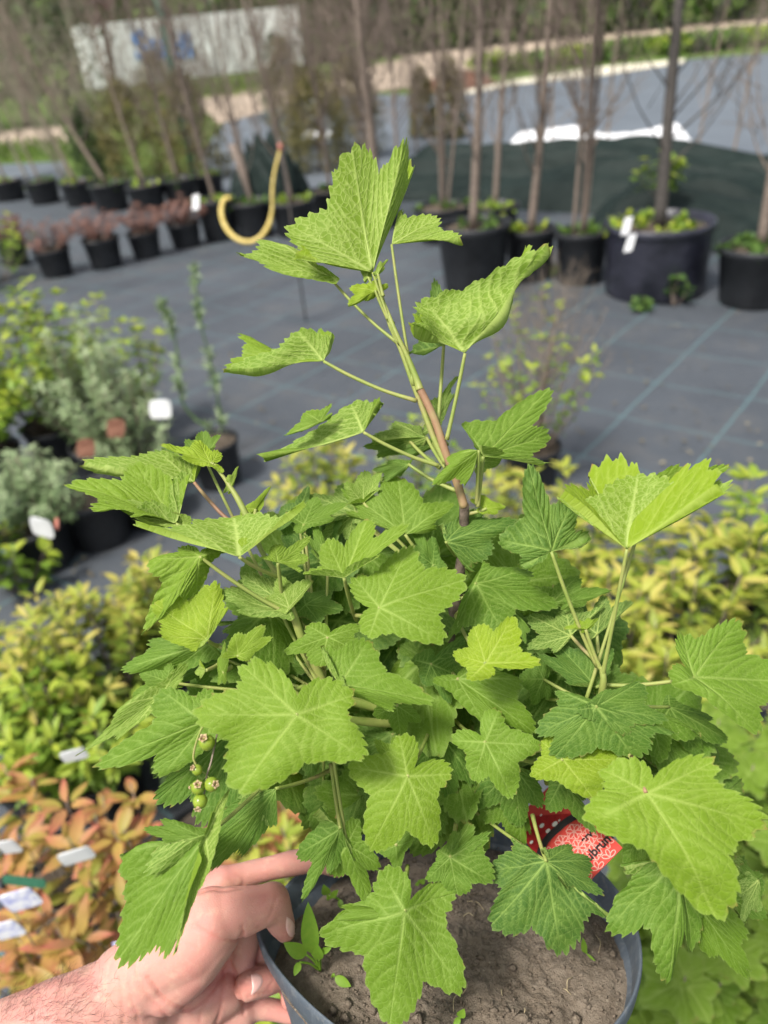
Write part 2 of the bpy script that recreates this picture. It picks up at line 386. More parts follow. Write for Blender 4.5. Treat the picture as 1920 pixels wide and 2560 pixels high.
# ================================================================== SETTING
def poly_sheet(name, pts, z, mat, sub=0):
    V = [(p[0], p[1], z) for p in pts]
    o = wob(name, V, [tuple(range(len(V)))], mat, None, (0, 0, 0), smooth=False); tag(o, kind='structure'); return o
def fabric_material():
    t = NT('weed_fabric'); v = t.coord()
    n1 = t.noise(1.3, 5, .6, v); n2 = t.noise(14, 5, .6, v)
    base = t.ramp(n1, [(.3, (.046, .053, .063)), (.7, (.073, .084, .098))])
    base = t.mix(t.math('MULTIPLY', t.math('SUBTRACT', n2, .5, True), 1.2, True), base, (.075, .078, .082))
    sep = t.n('ShaderNodeSeparateXYZ')
    mp = t.n('ShaderNodeMapping'); mp.inputs['Rotation'].default_value = (0, 0, math.radians(FAB_ROT)); t.l(v, mp.inputs[0]); t.l(mp.outputs[0], sep.inputs[0])
    def lines(axis, period, w, off=0.0):
        a = t.math('ADD', sep.outputs[axis], t.math('MULTIPLY', n1, .05)); a = t.math('ADD', a, off)
        m = t.math('PINGPONG', a, period/2); return t.math('LESS_THAN', m, w/2)
    l1 = lines(0, FAB_P, .011, FAB_OX); l2 = lines(1, FAB_P, .009, FAB_OY)
    broken = t.math('GREATER_THAN', t.noise(30, 2, .5, v), .38)
    dust = t.noise(2.6, 6, .7, v); base = t.mix(t.math('MULTIPLY', t.math('SUBTRACT', dust, .52, True), 2.4, True), base, (.105, .098, .088))
    ln = t.math('MULTIPLY', t.math('MAXIMUM', l1, l2), t.math('ADD', .20, t.math('MULTIPLY', broken, .45)))
    c = t.mix(ln, base, (.10, .19, .20))
    br = t.n('ShaderNodeTexWave', wave_type='BANDS', bands_direction='Y'); br.inputs['Scale'].default_value = 60; br.inputs['Distortion'].default_value = 1.5; t.l(mp.outputs[0], br.inputs['Vector'])
    # stray dust
    d = t.math('GREATER_THAN', t.noise(110, 2, .5, v), .74); c = t.mix(t.math('MULTIPLY', d, .5), c, (.20, .18, .14))
    rough = t.math('ADD', .40, t.math('MULTIPLY', n2, .25))
    h = t.math('ADD', t.math('MULTIPLY', br.outputs['Fac'], .3), t.math('MULTIPLY', n1, 6))
    return t.pbr(c, rough, .55, t.bump(h, .35, .01))
a1 = GF(1060, 1190)[:2]; a2 = GF(1560, 700)[:2]
FAB_ROT = 90-math.degrees(math.atan2(a2[1]-a1[1], a2[0]-a1[0])); FAB_P = .42
_r = math.radians(FAB_ROT); FAB_OX = -(a1[0]*math.cos(_r)-a1[1]*math.sin(_r))
b1 = GF(1480, 830)[:2]; FAB_OY = -(b1[0]*math.sin(_r)+b1[1]*math.cos(_r))
M_FAB = fabric_material()
M_FABD = mat_noise('glare_weed_fabric', (.10, .115, .135), (.14, .16, .185), 1.2, .45, .2, .02, .5)  # same weed fabric for the distance, sky glare painted in as a paler tone
M_EARTH = mat_noise('field_grass', (.05, .09, .02), (.14, .20, .05), 3, .95, .5, .05, .1, 8)
M_SAND = mat_noise('sandy_road', (.36, .28, .21), (.52, .43, .34), 1.5, .95, .3, .02, .1, 8)
M_CREAM = mat_noise('pale_sand', (.50, .45, .34), (.70, .66, .54), 5, .9, .2, .01, .1)
M_TARP = mat_noise('dark_tarp', (.005, .012, .010), (.014, .024, .021), 9, .66, .6, .03, .22)
M_MULCH = mat_noise('brown_mulch', (.10, .045, .03), (.22, .11, .075), 30, .95, .8, .03, .1)
M_WSHEET = mat_noise('white_sheet', (.78, .79, .82), (.86, .87, .88), 6, .5, .3, .02, .4)

# base ground
R_ = 900
g = wob('ground', [(-R_, -R_, -.02), (R_, -R_, -.02), (R_, R_, -.02), (-R_, R_, -.02)], [(0, 1, 2, 3)], M_EARTH, smooth=False); tag(g, kind='structure')
# near weed fabric: gently wrinkled grid
def sheet_grid(name, quad, z, mat, n=60, amp=.006):
    a, b, c, d = [np.array(q[:2]) for q in quad]; V = []; F = []
    for i in range(n+1):
        for j in range(n+1):
            s, t_ = i/n, j/n; p = (a*(1-s)+b*s)*(1-t_)+(d*(1-s)+c*s)*t_
            V.append((p[0], p[1], z+amp*(math.sin(p[0]*3.1+p[1]*1.2)*math.sin(p[1]*2.3-p[0])+.5*math.sin(p[0]*7.3-p[1]*2.9)*math.sin(p[1]*5.1)+1)))
    for i in range(n):
        for j in range(n): k = i*(n+1)+j; F.append((k, k+n+1, k+n+2, k+1))
    o = wob(name, V, F, mat); tag(o, kind='structure'); return o
fl = G(0-500, 470); fr = G(2500, 620)
sheet_grid('weed_fabric', [(-14, -2), (9, -2), (9, 12.6), (-14, 12.6)], -.010, M_FAB, 220)
# far fabric field, its cream sand strip, the grass strip and the road
far = [GF(440, 420), GF(1900, 420), GF(1900, 95), GF(1500, 128), GF(1290, 150), GF(1100, 178), GF(960, 205), GF(700, 205), GF(480, 268), GF(440, 330)]
poly_sheet('far_weed_fabric', far, .010, M_FABD)
poly_sheet('left_weed_fabric', [GF(-120, 400), GF(140, 400), GF(140, 350), GF(-120, 362)], .012, M_FABD)
poly_sheet('sand_strip', [GF(960, 206), GF(1110, 174), GF(1290, 146), GF(1480, 128), GF(1475, 137), GF(1290, 166), GF(1110, 184), GF(962, 214)], .016, M_CREAM)
poly_sheet('sand_yard', [GF(470, 268), GF(700, 214), GF(870, 190), GF(1040, 172), GF(1040, 120), GF(870, 128), GF(640, 175), GF(420, 215)], .006, M_SAND)
poly_sheet('road', [GF(860, 122), GF(1040, 100), GF(1340, 62), GF(1900, 5), GF(1900, 40), GF(1659, 68), GF(1340, 98), GF(1080, 122), GF(940, 140)], .008, M_SAND)
poly_sheet('sand_path', [GF(-200, 300), GF(130, 272), GF(150, 310), GF(-200, 332)], .006, M_SAND)
# the terrain rises softly behind: a wooded bank
def bank(name, x0, x1, y, hgt, mat):
    V = []; F = []; n = 60
    for i in range(n+1):
        x = x0+(x1-x0)*i/n
        hh = hgt*(1+.15*math.sin(i*.9)+.1*math.sin(i*2.3))
        V += [(x, y, -.02), (x, y+14, hh*.6), (x, y+40, hh)]
    for i in range(n):
        for k in range(2): F.append((i*3+k, (i+1)*3+k, (i+1)*3+k+1, i*3+k+1))
    o = wob(name, V, F, mat); tag(o, kind='structure')
bank('wooded_bank', -160, 160, 75, 9, M_EARTH)

# ------------------------------------------------------------------ leaves in bulk
def leaflet(mat_name, width=.42, fold=.25, curl=.15, k=3, tipp=1.3):
    V = []; F = []; al = []
    ys = np.linspace(0, 1, k+2)
    for y in ys:
        w_ = width*.5*(math.sin(math.pi*min(1, y**.8)))**.8 if 0 < y < 1 else .0
        for sx in (-1, 0, 1):
            V.append((sx*w_, y, abs(sx)*w_*fold - curl*y*y)); al.append(y)
    for i in range(k+1):
        for j in range(2): a = i*3+j; F.append((a, a+1, a+4, a+3))
    return np.array(V), F, al
def frame(dirv, upv, scale):
    y = nrm(dirv); z = np.asarray(upv, float); z = z-y*z.dot(y)
    if np.linalg.norm(z) < 1e-4: z = np.array([1.0, 0, 0])-y*y[0]
    z = nrm(z); x = np.cross(y, z); return np.stack([x, y, z], 1)*scale
LEAF_PROTO = {}
def proto_leaf(kind, mat, i):
    key = (kind, mat.name, i)
    if key not in LEAF_PROTO:
        rnd = (i+.5)/7
        if kind == 'currant':
            c = CAN_XLO[i % 3]; n = len(c['X'])
            V = np.stack([c['X'], c['Y'], -.22*c['Y']**2-.12*c['X']**2+.05*c['quilt']], 1)
            me = mk_mesh('leaf', V, [tuple(f) for f in c['tri']]+[tuple(q) for q in c['quad'].tolist()], mat, True, {'rnd': np.full(n, rnd), 'along': c['Y'].clip(0, 1), 'vein': c['vein'], 'edge': c['edge'], 'young': np.full(n, .04+.28*rnd), 'seed': np.full(n, rnd), 'lx': c['X'], 'ly': c['Y']})
        else:
            wd = {'lance': .33, 'narrow': .20, 'oval': .55}[kind]
            V, F, al = leaflet(kind, wd+.03*(i % 3), .3, .10+.08*(i % 3))
            me = mk_mesh('leaf', V, F, mat, True, {'rnd': np.full(len(V), rnd), 'along': al})
        LEAF_PROTO[key] = me
    return LEAF_PROTO[key]
def bulk_leaves(name, places, kind, mat, parent, origin, k=2):
    """places: list of (pos, dir, up, scale, rnd) -> one mesh"""
    wd = {'lance': .42, 'narrow': .2, 'oval': .6, 'currant': .9}[kind]
    V0, F0, al = leaflet(kind, wd, .3, .15, k); nv = len(V0); F0 = np.array(F0)
    n = len(places); 
    if n == 0: return None
    Rm = np.stack([frame(p[1], p[2], p[3]) for p in places]); T = np.array([p[0] for p in places])
    V = np.einsum('nij,vj->nvi', Rm, V0)+T[:, None, :]-np.asarray(origin)
    F = (F0[None]+(np.arange(n)*nv)[:, None, None]).reshape(-1, 4)
    me = mk_mesh(name, V.reshape(-1, 3), F, mat, True, {'rnd': np.repeat([p[4] for p in places], nv), 'along': np.tile(al, n)})
    o = ob(name, me, parent); tag(o, kind='stuff'); return o
def leaves(places, kind, mat, root, origin, nparts):
    places = sorted(places, key=lambda p: np.linalg.norm(np.asarray(p[0])-cp))
    for p in places[:nparts]:
        i = min(6, int(p[4]*7)); me = proto_leaf(kind, mat, i)
        R = frame(p[1], p[2], p[3]); q = np.asarray(p[0])-np.asarray(origin)
        Mx = Matrix([[R[a][0], R[a][1], R[a][2], q[a]] for a in range(3)]+[[0, 0, 0, 1]])
        ob('leaf', me, root, Mx)
    rest = places[nparts:]
    if rest: bulk_leaves('foliage', rest, kind, mat, root, origin)
def shrub(name, base, r, h, kind, mat, lsize, nst, per, label, cat='shrub', group=None, nparts=0, seed=0, z0=.0, spread=1., cluster=3, tilt=.6, stemr=.003, bare=.25, stemmat=None, z_min=.1, colpow=1., stems_up=1.):
    rg = np.random.default_rng(seed+100); base = np.asarray(base, float)
    root = empty(name, base); tag(root, label, cat, group)
    mb = MB(); pl = []
    for s in range(nst):
        a = rg.uniform(0, 2*math.pi); rr = math.sqrt(rg.uniform(0, 1))
        tip = np.array([math.cos(a)*rr*r*spread, math.sin(a)*rr*r*spread, h*(1-.45*rr**2)*rg.uniform(.72, 1.05)*stems_up])
        b0 = np.array([math.cos(a)*rr*r*.15, math.sin(a)*rr*r*.15, z0])
        mid = (b0+tip)/2+np.array([math.cos(a), math.sin(a), 0])*r*.12*rg.uniform(0, 1)+rg.normal(0, .03*r, 3)
        tip = tip + np.array([0, 0, z0])
        pts = [base+b0, base+mid, base+tip]
        mb.tube(pts, [stemr, stemr*.7, stemr*.35], 4, 3)
        C = catmull(pts, 12); m = len(C); T = np.gradient(C, axis=0)
        for i in range(per):
            f = bare+(1-bare)*(i+rg.uniform(0, 1))/per; q = f*(m-1); i0 = min(m-2, int(q)); c = C[i0]+(C[i0+1]-C[i0])*(q-i0)
            t = nrm(T[i0])
            for j in range(cluster if i < per-1 else cluster+3):
                o_ = nrm(rg.normal(0, 1, 3)); o_ = o_-t*o_.dot(t); o_ = nrm(o_)
                d = nrm(o_*(1 if i < per-1 else .7)+t*tilt*rg.uniform(.4, 1.3)+np.array([0, 0, -.15]))
                up = nrm(np.array([0, 0, 1.0])+t*.5+rg.normal(0, .25, 3))
                top = (f-bare)/(1-bare)
                rnd = float(np.clip((.15+.7*top**colpow)*rg.uniform(.55, 1.25), 0, .999))
                pl.append((c+o_*lsize*.12, d, up, lsize*rg.uniform(.6, 1.15), rnd))
    mb.build('stems', stemmat or M_TWIG, root, base)
    leaves(pl, kind, mat, root, base, nparts)
    return root
def pot(base, r, h, label, group=None, mat=None, soil=True, taper=.8, rim=True, z0=0.0, cat='plant pot', name='plant_pot', rnd=0, weeds=0):
    base = np.asarray(base, float)
    rg = np.random.default_rng(rnd+5)
    prof = [(.001, 0), (r*taper, 0), (r*(taper+.02), h*.03), (r*(taper+(1-taper)*.86), h*.86), (r*1.0, h*.87), (r*1.045, h*.90), (r*1.05, h*.985), (r*1.02, h), (r*.985, h*.985), (r*.95, h*.80), (r*.9, h*.55)]
    a_, b_ = rg.uniform(0, 6, 2)
    V, F = lathe(prof, 36, lambda a, z: 1+.012*math.sin(2*a+a_)+.006*math.sin(5*a+b_))
    o = wob(name, np.array(V)+base, F, mat or M_POT, None, base); tag(o, label, cat, group)
    # soil
    n = 20; V = [(0, 0, h*.88)]; F = []
    for i in range(1, 6):
        for j in range(n):
            a = 2*math.pi*j/n; V.append((r*.955*i/5*math.cos(a), r*.955*i/5*math.sin(a), h*(.88 if i < 5 else .86)+rg.uniform(-.012, .02)*(i < 5)*min(1, r*5)))
    for j in range(n): F.append((0, 1+j, 1+(j+1) % n))
    for i in range(4):
        for j in range(n): F.append((1+i*n+j, 1+(i+1)*n+j, 1+(i+1)*n+(j+1) % n, 1+i*n+(j+1) % n))
    wob('soil', np.array(V)+base, F, M_SOIL, o, base)
    if weeds:
        pl = []
        for i in range(weeds):
            a = rg.uniform(0, 6.28); rr = r*.9*math.sqrt(rg.uniform(.05, 1)); c = base+np.array([rr*math.cos(a), rr*math.sin(a), h*.89])
            for k in range(8):
                d = nrm(rg.normal(0, 1, 3)+np.array([0, 0, 1.2])); pl.append((c+d*.02, d, (0, 0, 1), rg.uniform(.03, .075), rg.uniform(.2, 1)))
        q = bulk_leaves('weeds', pl, 'oval', M_GREEN if rnd % 2 else M_LIME, o, base)
    return o
def tree(base, h, r0, label, lean=(0, 0), nb=26, seed=0, mat=None, group=None, multi=1, spread=.35, first=.12, blen=1.0, name='bare_tree', twigs=5, cat='tree'):
    """a bare, upright young tree: tapering trunk, branches that sweep upwards, twigs on them"""
    rg = np.random.default_rng(seed+900); base = np.asarray(base, float); root = empty(name, base); tag(root, label, cat, group)
    mat = mat or M_BARK
    for m in range(multi):
        off = np.array([rg.normal(0, r0*2), rg.normal(0, r0*2), 0])*(m > 0); ln = np.array([lean[0]+rg.normal(0, .04)*(m > 0), lean[1]+rg.normal(0, .04)*(m > 0), 1.0])
        pts = [base+off+ln*h*t+np.array([math.sin(t*5+seed)*.018*h*t, math.cos(t*4+seed)*.012*h*t, 0]) for t in np.linspace(0, 1, 7)]
        V, F = tube(pts, [r0*(1-.75*t)/(1 if m == 0 else 1.3) for t in np.linspace(0, 1, 7)], 8, 4)
        wob('trunk', V, F, mat, root, base)
        C = catmull(pts, 10); mb = MB()
        for b in range(nb):
            f = first+(1-first)*(b+rg.uniform(0, 1))/nb; c = C[int(f*(len(C)-1))]
            a = rg.uniform(0, 6.28); L = h*rg.uniform(.16, .36)*(1.15-f)*blen+.08
            o_ = np.array([math.cos(a), math.sin(a), 0]); up = np.array([0, 0, 1.0])
            p = [c, c+o_*L*spread*.7+up*L*.35, c+o_*L*spread*1.1+up*L*.95]; rb = min(.006, r0*.30)*(1-.6*f)
            mb.tube(p, [rb*1.25, rb*.8, rb*.4], 4, 3)
            for t_ in range(twigs+3):
                q = rg.uniform(.25, .95); s_ = p[0]*(1-q)**2+2*p[1]*q*(1-q)+p[2]*q*q
                e_ = s_+nrm(rg.normal(0, .5, 3)+o_*.4+up*1.1)*L*rg.uniform(.15, .4)
                mb.tube([s_, (s_+e_)/2+rg.normal(0, .008, 3), e_], [rb*.55, rb*.42, rb*.25], 3, 2)
        mb.build('branches', mat, root, base)
    return root
def crown_tree(base, h, cr_, cz, crh, mat, label, seed=0, n=1500, ls=.25, cat='tree', name='leafy_tree', group=None, trunk_r=.12, kind='oval', shape='ball', barkmat=None, cl=14):
    rg = np.random.default_rng(seed+333); base = np.asarray(base, float); root = empty(name, base); tag(root, label, cat, group)
    V, F = tube([base, base+(0.05*h, 0, h*.5), base+(0, 0, cz+crh*.4)], [trunk_r, trunk_r*.7, trunk_r*.3], 8, 4); wob('trunk', V, F, barkmat or M_BARK, root, base)
    mb = MB()
    for i in range(12):
        a = rg.uniform(0, 6.28); z = base[2]+cz-crh*.4+rg.uniform(0, .9)*crh; mb.tube([base+(0, 0, z-base[2]-.1), base+(math.cos(a)*cr_*.4, math.sin(a)*cr_*.4, z-base[2]+.1*crh), base+(math.cos(a)*cr_*.8, math.sin(a)*cr_*.8, z-base[2]+.25*crh)], [trunk_r*.35, trunk_r*.2, trunk_r*.08], 4, 3)
    mb.build('limbs', barkmat or M_BARK, root, base)
    pl = []; ncl = n//cl
    for i in range(ncl):
        if shape == 'cone':
            t = rg.uniform(0, 1)**1.2; z = cz-crh+2*crh*t; a = rg.uniform(0, 6.28); rr = cr_*(1-t)**.8*math.sqrt(rg.uniform(.35, 1))
            c = base+np.array([rr*math.cos(a), rr*math.sin(a), z])
        elif shape == 'column':
            t = rg.uniform(0, 1); z = cz-crh+2*crh*t; a = rg.uniform(0, 6.28); rr = cr_*min(1, (1-t)*2.2+.05)**.7*math.sqrt(rg.uniform(.4, 1))*(1+.2*math.sin(3*a+5*t))
            c = base+np.array([rr*math.cos(a), rr*math.sin(a), z])
        else:
            d = nrm(rg.normal(0, 1, 3)); rad = rg.uniform(.45, 1)**.6*(1+.18*math.sin(d[0]*5+seed)+.15*math.sin(d[2]*6+d[1]*4)); c = base+np.array([0, 0, cz])+d*np.array([cr_, cr_, crh])*rad
        tone = rg.uniform(0, 1)
        for k in range(cl):
            q = c+rg.normal(0, .16*cr_*.6, 3); dd = nrm(rg.normal(0, 1, 3)+np.array([0, 0, .3 if shape == 'ball' else .9])); pl.append((q, dd, rg.normal(0, 1, 3)+np.array([0, 0, 1.2]), ls*rg.uniform(.6, 1.2), float(np.clip(tone*.7+rg.uniform(0, .3), 0, 1))))
    bulk_leaves('crown', pl, kind, mat, root, base, k=1)
    return root
def on(x, y, z=0): q = GF(x, y, 0); return np.array([q[0], q[1], z])

# ------------------------------------------------------------------ far scenery
# white box container
A = on(205, 215); B = on(660, 160); AB = B-A; Lc = np.linalg.norm(AB[:2]); ex = nrm(AB); ey = np.array([-ex[1], ex[0], 0])
hc = 2.75; root = empty('white_container', A); tag(root, 'long white box trailer with blue lettering parked beyond the bare trees', 'trailer')
Rm = np.stack([ex, ey, [0, 0, 1]], 1)
M_CONT = mat_noise('white_painted_steel', (.84, .86, .85), (.89, .90, .89), 2, .45, .05, .01)
M_BLUE = mat_noise('blue_lettering', (.03, .25, .72), (.05, .33, .85), 4, .5, 0, .01)
M_DKMETAL = mat_noise('dark_metal', (.04, .04, .045), (.10, .10, .10), 8, .5, .1, .01)
mb = MB(); mb.box(A+ex*Lc/2+ey*1.2+np.array([0, 0, hc/2+.25]), (Lc, 2.4, hc-.3), Rm); mb.build('body', M_CONT, root, A, smooth=False)
for i in range(int(Lc/.62)):
    mb = MB(); mb.box(A+ex*(.3+i*.62)-ey*.012+np.array([0, 0, hc/2+.25]), (.07, .02, hc-.42), Rm); mb.build('rib', M_CONT, root, A, smooth=False)
for dx in (.14, Lc*.2, Lc*.8):
    V, F = tube([A+ex*(dx+.5)+ey*.02+np.array([0, 0, .32]), A+ex*(dx+.5)+ey*.3+np.array([0, 0, .32])], .32, 16, 2); wob('wheel', V, F, M_DKMETAL, root, A)
def text_mesh(name, s, loc, xax, yax, size, mat, parent, origin, ext=.002, offset=0.0):
    cu_ = bpy.data.curves.new('t', 'FONT'); cu_.body = s; cu_.size = size; cu_.extrude = ext; cu_.offset = offset; cu_.align_x = 'LEFT'
    t_ = bpy.data.objects.new('t', cu_); COL.objects.link(t_); dg = bpy.context.evaluated_depsgraph_get(); me = bpy.data.meshes.new_from_object(t_.evaluated_get(dg)); bpy.data.objects.remove(t_)
    xax = nrm(xax); yax = nrm(yax); z = np.cross(xax, yax); loc = np.asarray(loc)-np.asarray(origin)
    me.transform(Matrix([[xax[i], yax[i], z[i], loc[i]] for i in range(3)]+[[0, 0, 0, 1]])); me.name = name; me.materials.clear(); me.materials.append(mat)
    return ob(name, me, parent)
text_mesh('lettering', 'Su', A+ex*2.2-ey*.04+np.array([0, 0, 1.35]), ex, (0, 0, 1), 1.55, M_BLUE, root, A, .008, .04)
text_mesh('lettering', 'dl', A+ex*3.9-ey*.04+np.array([0, 0, 1.25]), ex, (0, 0, 1), 1.35, M_BLUE, root, A, .008, .03)

# big trees and bushes far behind
specs = [
 (60, 275, 16, 3.0, 3.6, 3.4, M_FIR, 'blue green conifer at the upper left, left of the white trailer', 'cone'),
 (-150, 300, 18, 3.4, 3.4, 3.4, M_GREEN, 'leafy tree at the far left edge behind the bare saplings', 'ball'),
 (255, 250, 20, 1.5, 3.9, 1.5, M_PURPLE, 'purple leaved tree in front of the white trailer', 'ball'),
]
for i, (x, y, dd, cr_, cz, crh, mt, lb, sh) in enumerate(specs):
    b = on(x, y); crown_tree(b, 4, cr_, cz, crh, mt, lb, i, 2600 if mt is not M_PURPLE else 650, .22, shape=sh, name='conifer' if sh == 'cone' else 'leafy_tree', trunk_r=.14)
# dark hedge trees behind the road and the trailer: every crown its own
places_ = [('left of', -420), ('behind', -200)]
hl = ['tall dark tree behind the left end of the white trailer', 'bushy tree right behind the middle of the white trailer', 'broad green tree behind the right end of the white trailer', 'round dark tree just right of the white trailer', 'dark green tree beyond the bare thick trunk', 'dense tree beyond the road at the top centre', 'shady green tree over the road, second right of the centre', 'wide tree beyond the road, above the striped sand', 'pale green tree beyond the road at the upper right', 'green tree at the top right corner beyond the road', 'outermost tree beyond the road on the right', 'bushy tree behind the conifer at the upper left']
hx = [150, 330, 560, 700, 830, 930, 1060, 1200, 1380, 1560, 1760, -60]
for i, (x, lb) in enumerate(zip(hx, hl)):
    yb = {True: 118-.105*(x-600), False: 128}[x > 600]
    yb = 160-.12*(x-200) if x <= 700 else 110-.105*(x-860)
    b = on(x, yb if yb > 26 else 26); dcam = np.linalg.norm(b[:2]); 
    if dcam > 62: b = b*62/dcam; b[2] = 0
    dcam = np.linalg.norm(b[:2]); k = dcam/40
    crown_tree(b, 6, 4.2*k, 3.6*k, 4.0*k, (M_GREEN, M_FIR, M_GREEN)[i % 3], lb, 40+i, 2400, .5*k, trunk_r=.2)
# grass strip with low bushes between fabric and road
def tufts(name, poly, n, size, mat, hgt=(0, .2), seed=3, cat=None):
    rg = np.random.default_rng(seed); poly = np.array([p[:2] for p in poly]); pl = []
    lo, hi = poly.min(0), poly.max(0); nx = 0
    def inside(p):
        c = False; j = len(poly)-1
        for i in range(len(poly)):
            a, b = poly[i], poly[j]
            if (a[1] > p[1]) != (b[1] > p[1]) and p[0] < (b[0]-a[0])*(p[1]-a[1])/(b[1]-a[1]+1e-9)+a[0]: c = not c
            j = i
        return c
    while len(pl) < n and nx < n*40:
        nx += 1; p = rg.uniform(lo, hi)
        if inside(p):
            d = nrm(rg.normal(0, .5, 3)+np.array([0, 0, 1])); pl.append((np.array([p[0], p[1], rg.uniform(*hgt)]), d, rg.normal(0, 1, 3), size*rg.uniform(.5, 1.3), rg.uniform(0, 1)))
    o = bulk_leaves(name, pl, 'narrow' if mat is M_GRASS else 'oval', mat, None, (0, 0, 0), 1); return o
tufts('grass', [GF(1040, 165), GF(1659, 92), GF(1900, 60), GF(1900, 45), GF(1659, 70), GF(1340, 100), GF(1040, 150)], 9000, .35, M_GRASS, (0, .05), 3)
tufts('grass', [GF(-250, 362), GF(150, 346), GF(150, 312), GF(-250, 334)], 1500, .22, M_GRASS, (0, .03), 4)
tufts('grass', [GF(140, 245), GF(720, 190), GF(720, 158), GF(140, 222)], 3500, .3, M_GRASS, (0, .03), 5)
tufts('grass', [GF(860, 118), GF(1300, 66), GF(1659, 28), GF(1659, 10), GF(1300, 45), GF(860, 96)], 5000, .6, M_GRASS, (0, .1), 6)
bl = ['low green bush in the verge left of the centre trunks', 'low green bush in the verge right of the reddish mound', 'dark low bush in the verge behind the multi stemmed tree', 'rounded verge bush left of the dark trunk', 'rounded verge bush right of the dark trunk', 'verge bush near the right edge of the picture', 'long low verge bush at the right picture edge', 'green verge bush between the two right hand trunks', 'small verge bush at the left end of the grass strip']
for i, (x, lb) in enumerate(zip([1075, 1150, 1240, 1330, 1450, 1560, 1640, 1510, 1050], bl)):
    b = on(x, 160-.105*(x-1050)); shrub('verge_bush', b, .8, .62, 'oval', M_GREEN if i % 2 else M_LIME, .16, 26, 7, lb, 'bush', 'bushes in the grass strip', seed=i, stemr=.012, bare=.05)
# reddish mulch mound
def mound(name, c, rx, ry, h, mat, label, cat, n=28, rough=.12, seed=1, kind=None):
    rg = np.random.default_rng(seed); V = []; F = []
    for i in range(9):
        t = i/8
        for j in range(n):
            a = 2*math.pi*j/n; k = 1+rough*math.sin(3*a+seed)+rough*.6*math.sin(5*a+2*seed)
            V.append((rx*(1-t)*k*math.cos(a), ry*(1-t)*k*math.sin(a), h*(1-(1-t)**2)**.9+rg.normal(0, h*.04)*(0 < i)-.02*(i == 0)))
    for i in range(8):
        for j in range(n): F.append((i*n+j, i*n+(j+1) % n, (i+1)*n+(j+1) % n, (i+1)*n+j))
    o = wob(name, np.array(V)+c, F, mat, None, c); tag(o, label, cat); return o
mound('mulch_heap', on(985, 190), 1.0, .9, .42, M_MULCH, 'reddish brown heap of mulch at the edge of the sand', 'heap')

# dark green tarpaulin bundled in long folds
def tarp(name, x0, x1, yc, hgt, dep, label, mat, seed=0, zf=.0, wmul=1.0):
    rg = np.random.default_rng(seed); A = on(x0, yc[0]); B = on(x1, yc[1]); ex = nrm(B-A); ey = np.array([-ex[1], ex[0], 0]); L = np.linalg.norm(B-A)
    nu, nv = 90, 34; V = []; F = []; ph = rg.uniform(0, 6, 8)
    for i in range(nu+1):
        u = i/nu; env = min(1, (u*9)**.6, ((1-u)*9+.05)**.6)*(.90+.10*math.sin(u*9+ph[0]))
        for j in range(nv+1):
            v = j/nv; s = (v-.5)*2
            z = hgt*env*(1-s*s)**.6*(1+.1*math.sin(u*13+ph[1]))
            fold = .15*hgt*math.sin(v*22+3*math.sin(u*5+ph[2])+ph[3])+.09*hgt*math.sin(v*43+4*math.sin(u*3.3+ph[4]))
            z += fold*(1-s*s)*env*2
            p = A+ex*L*u+ey*(s*dep*(1+.15*math.sin(u*9+ph[5])))+np.array([0, 0, z+zf]); V.append(p)
    for i in range(nu):
        for j in range(nv): k = i*(nv+1)+j; F.append((k, k+nv+1, k+nv+2, k+1))
    o = wob(name, V, F, mat, None, A); tag(o, label, 'tarpaulin'); return o
tarp('tarpaulin', 850, 1760, (402, 425), .36, .85, 'dark green tarpaulin heaped in long folds behind the right hand tree pots', M_TARP, 1)
tarp('tarpaulin', 1290, 2050, (480, 500), .30, .8, 'lower dark tarpaulin spreading to the right behind the grow bag', M_TARP, 4)
tarp('white_sheeting', 1080, 1500, (345, 335), .245, .3, 'white plastic sheeting showing above the dark green tarpaulin', M_WSHEET, 9, .0)
tarp('white_sheeting', 655, 720, (298, 294), .08, .12, 'small white sheet lying on the far grey fabric left of the thick trunk', M_WSHEET, 19, .0)

# green pole with a dark clamp
b = on(420, 388); b = b*np.array([1, 1, 0]); root = empty('green_pole', b); tag(root, 'green metal pole with a dark clamp band in front of the trailer', 'pole')
M_GPOLE = mat_noise('green_paint', (.10, .30, .21), (.15, .38, .28), 30, .5, .05, .002)
V, F = tube([b, b+(0, 0, 5)], .045, 12, 2); wob('shaft', V, F, M_GPOLE, root, b)
V, F = tube([b+(0, 0, 2.2), b+(0, 0, 2.28)], .06, 12, 2); wob('clamp', V, F, M_DKMETAL, root, b)
V, F = tube([b+(0, 0, -.0), b+(0, 0, .06)], .11, 12, 2); wob('base_flange', V, F, M_DKMETAL, root, b)

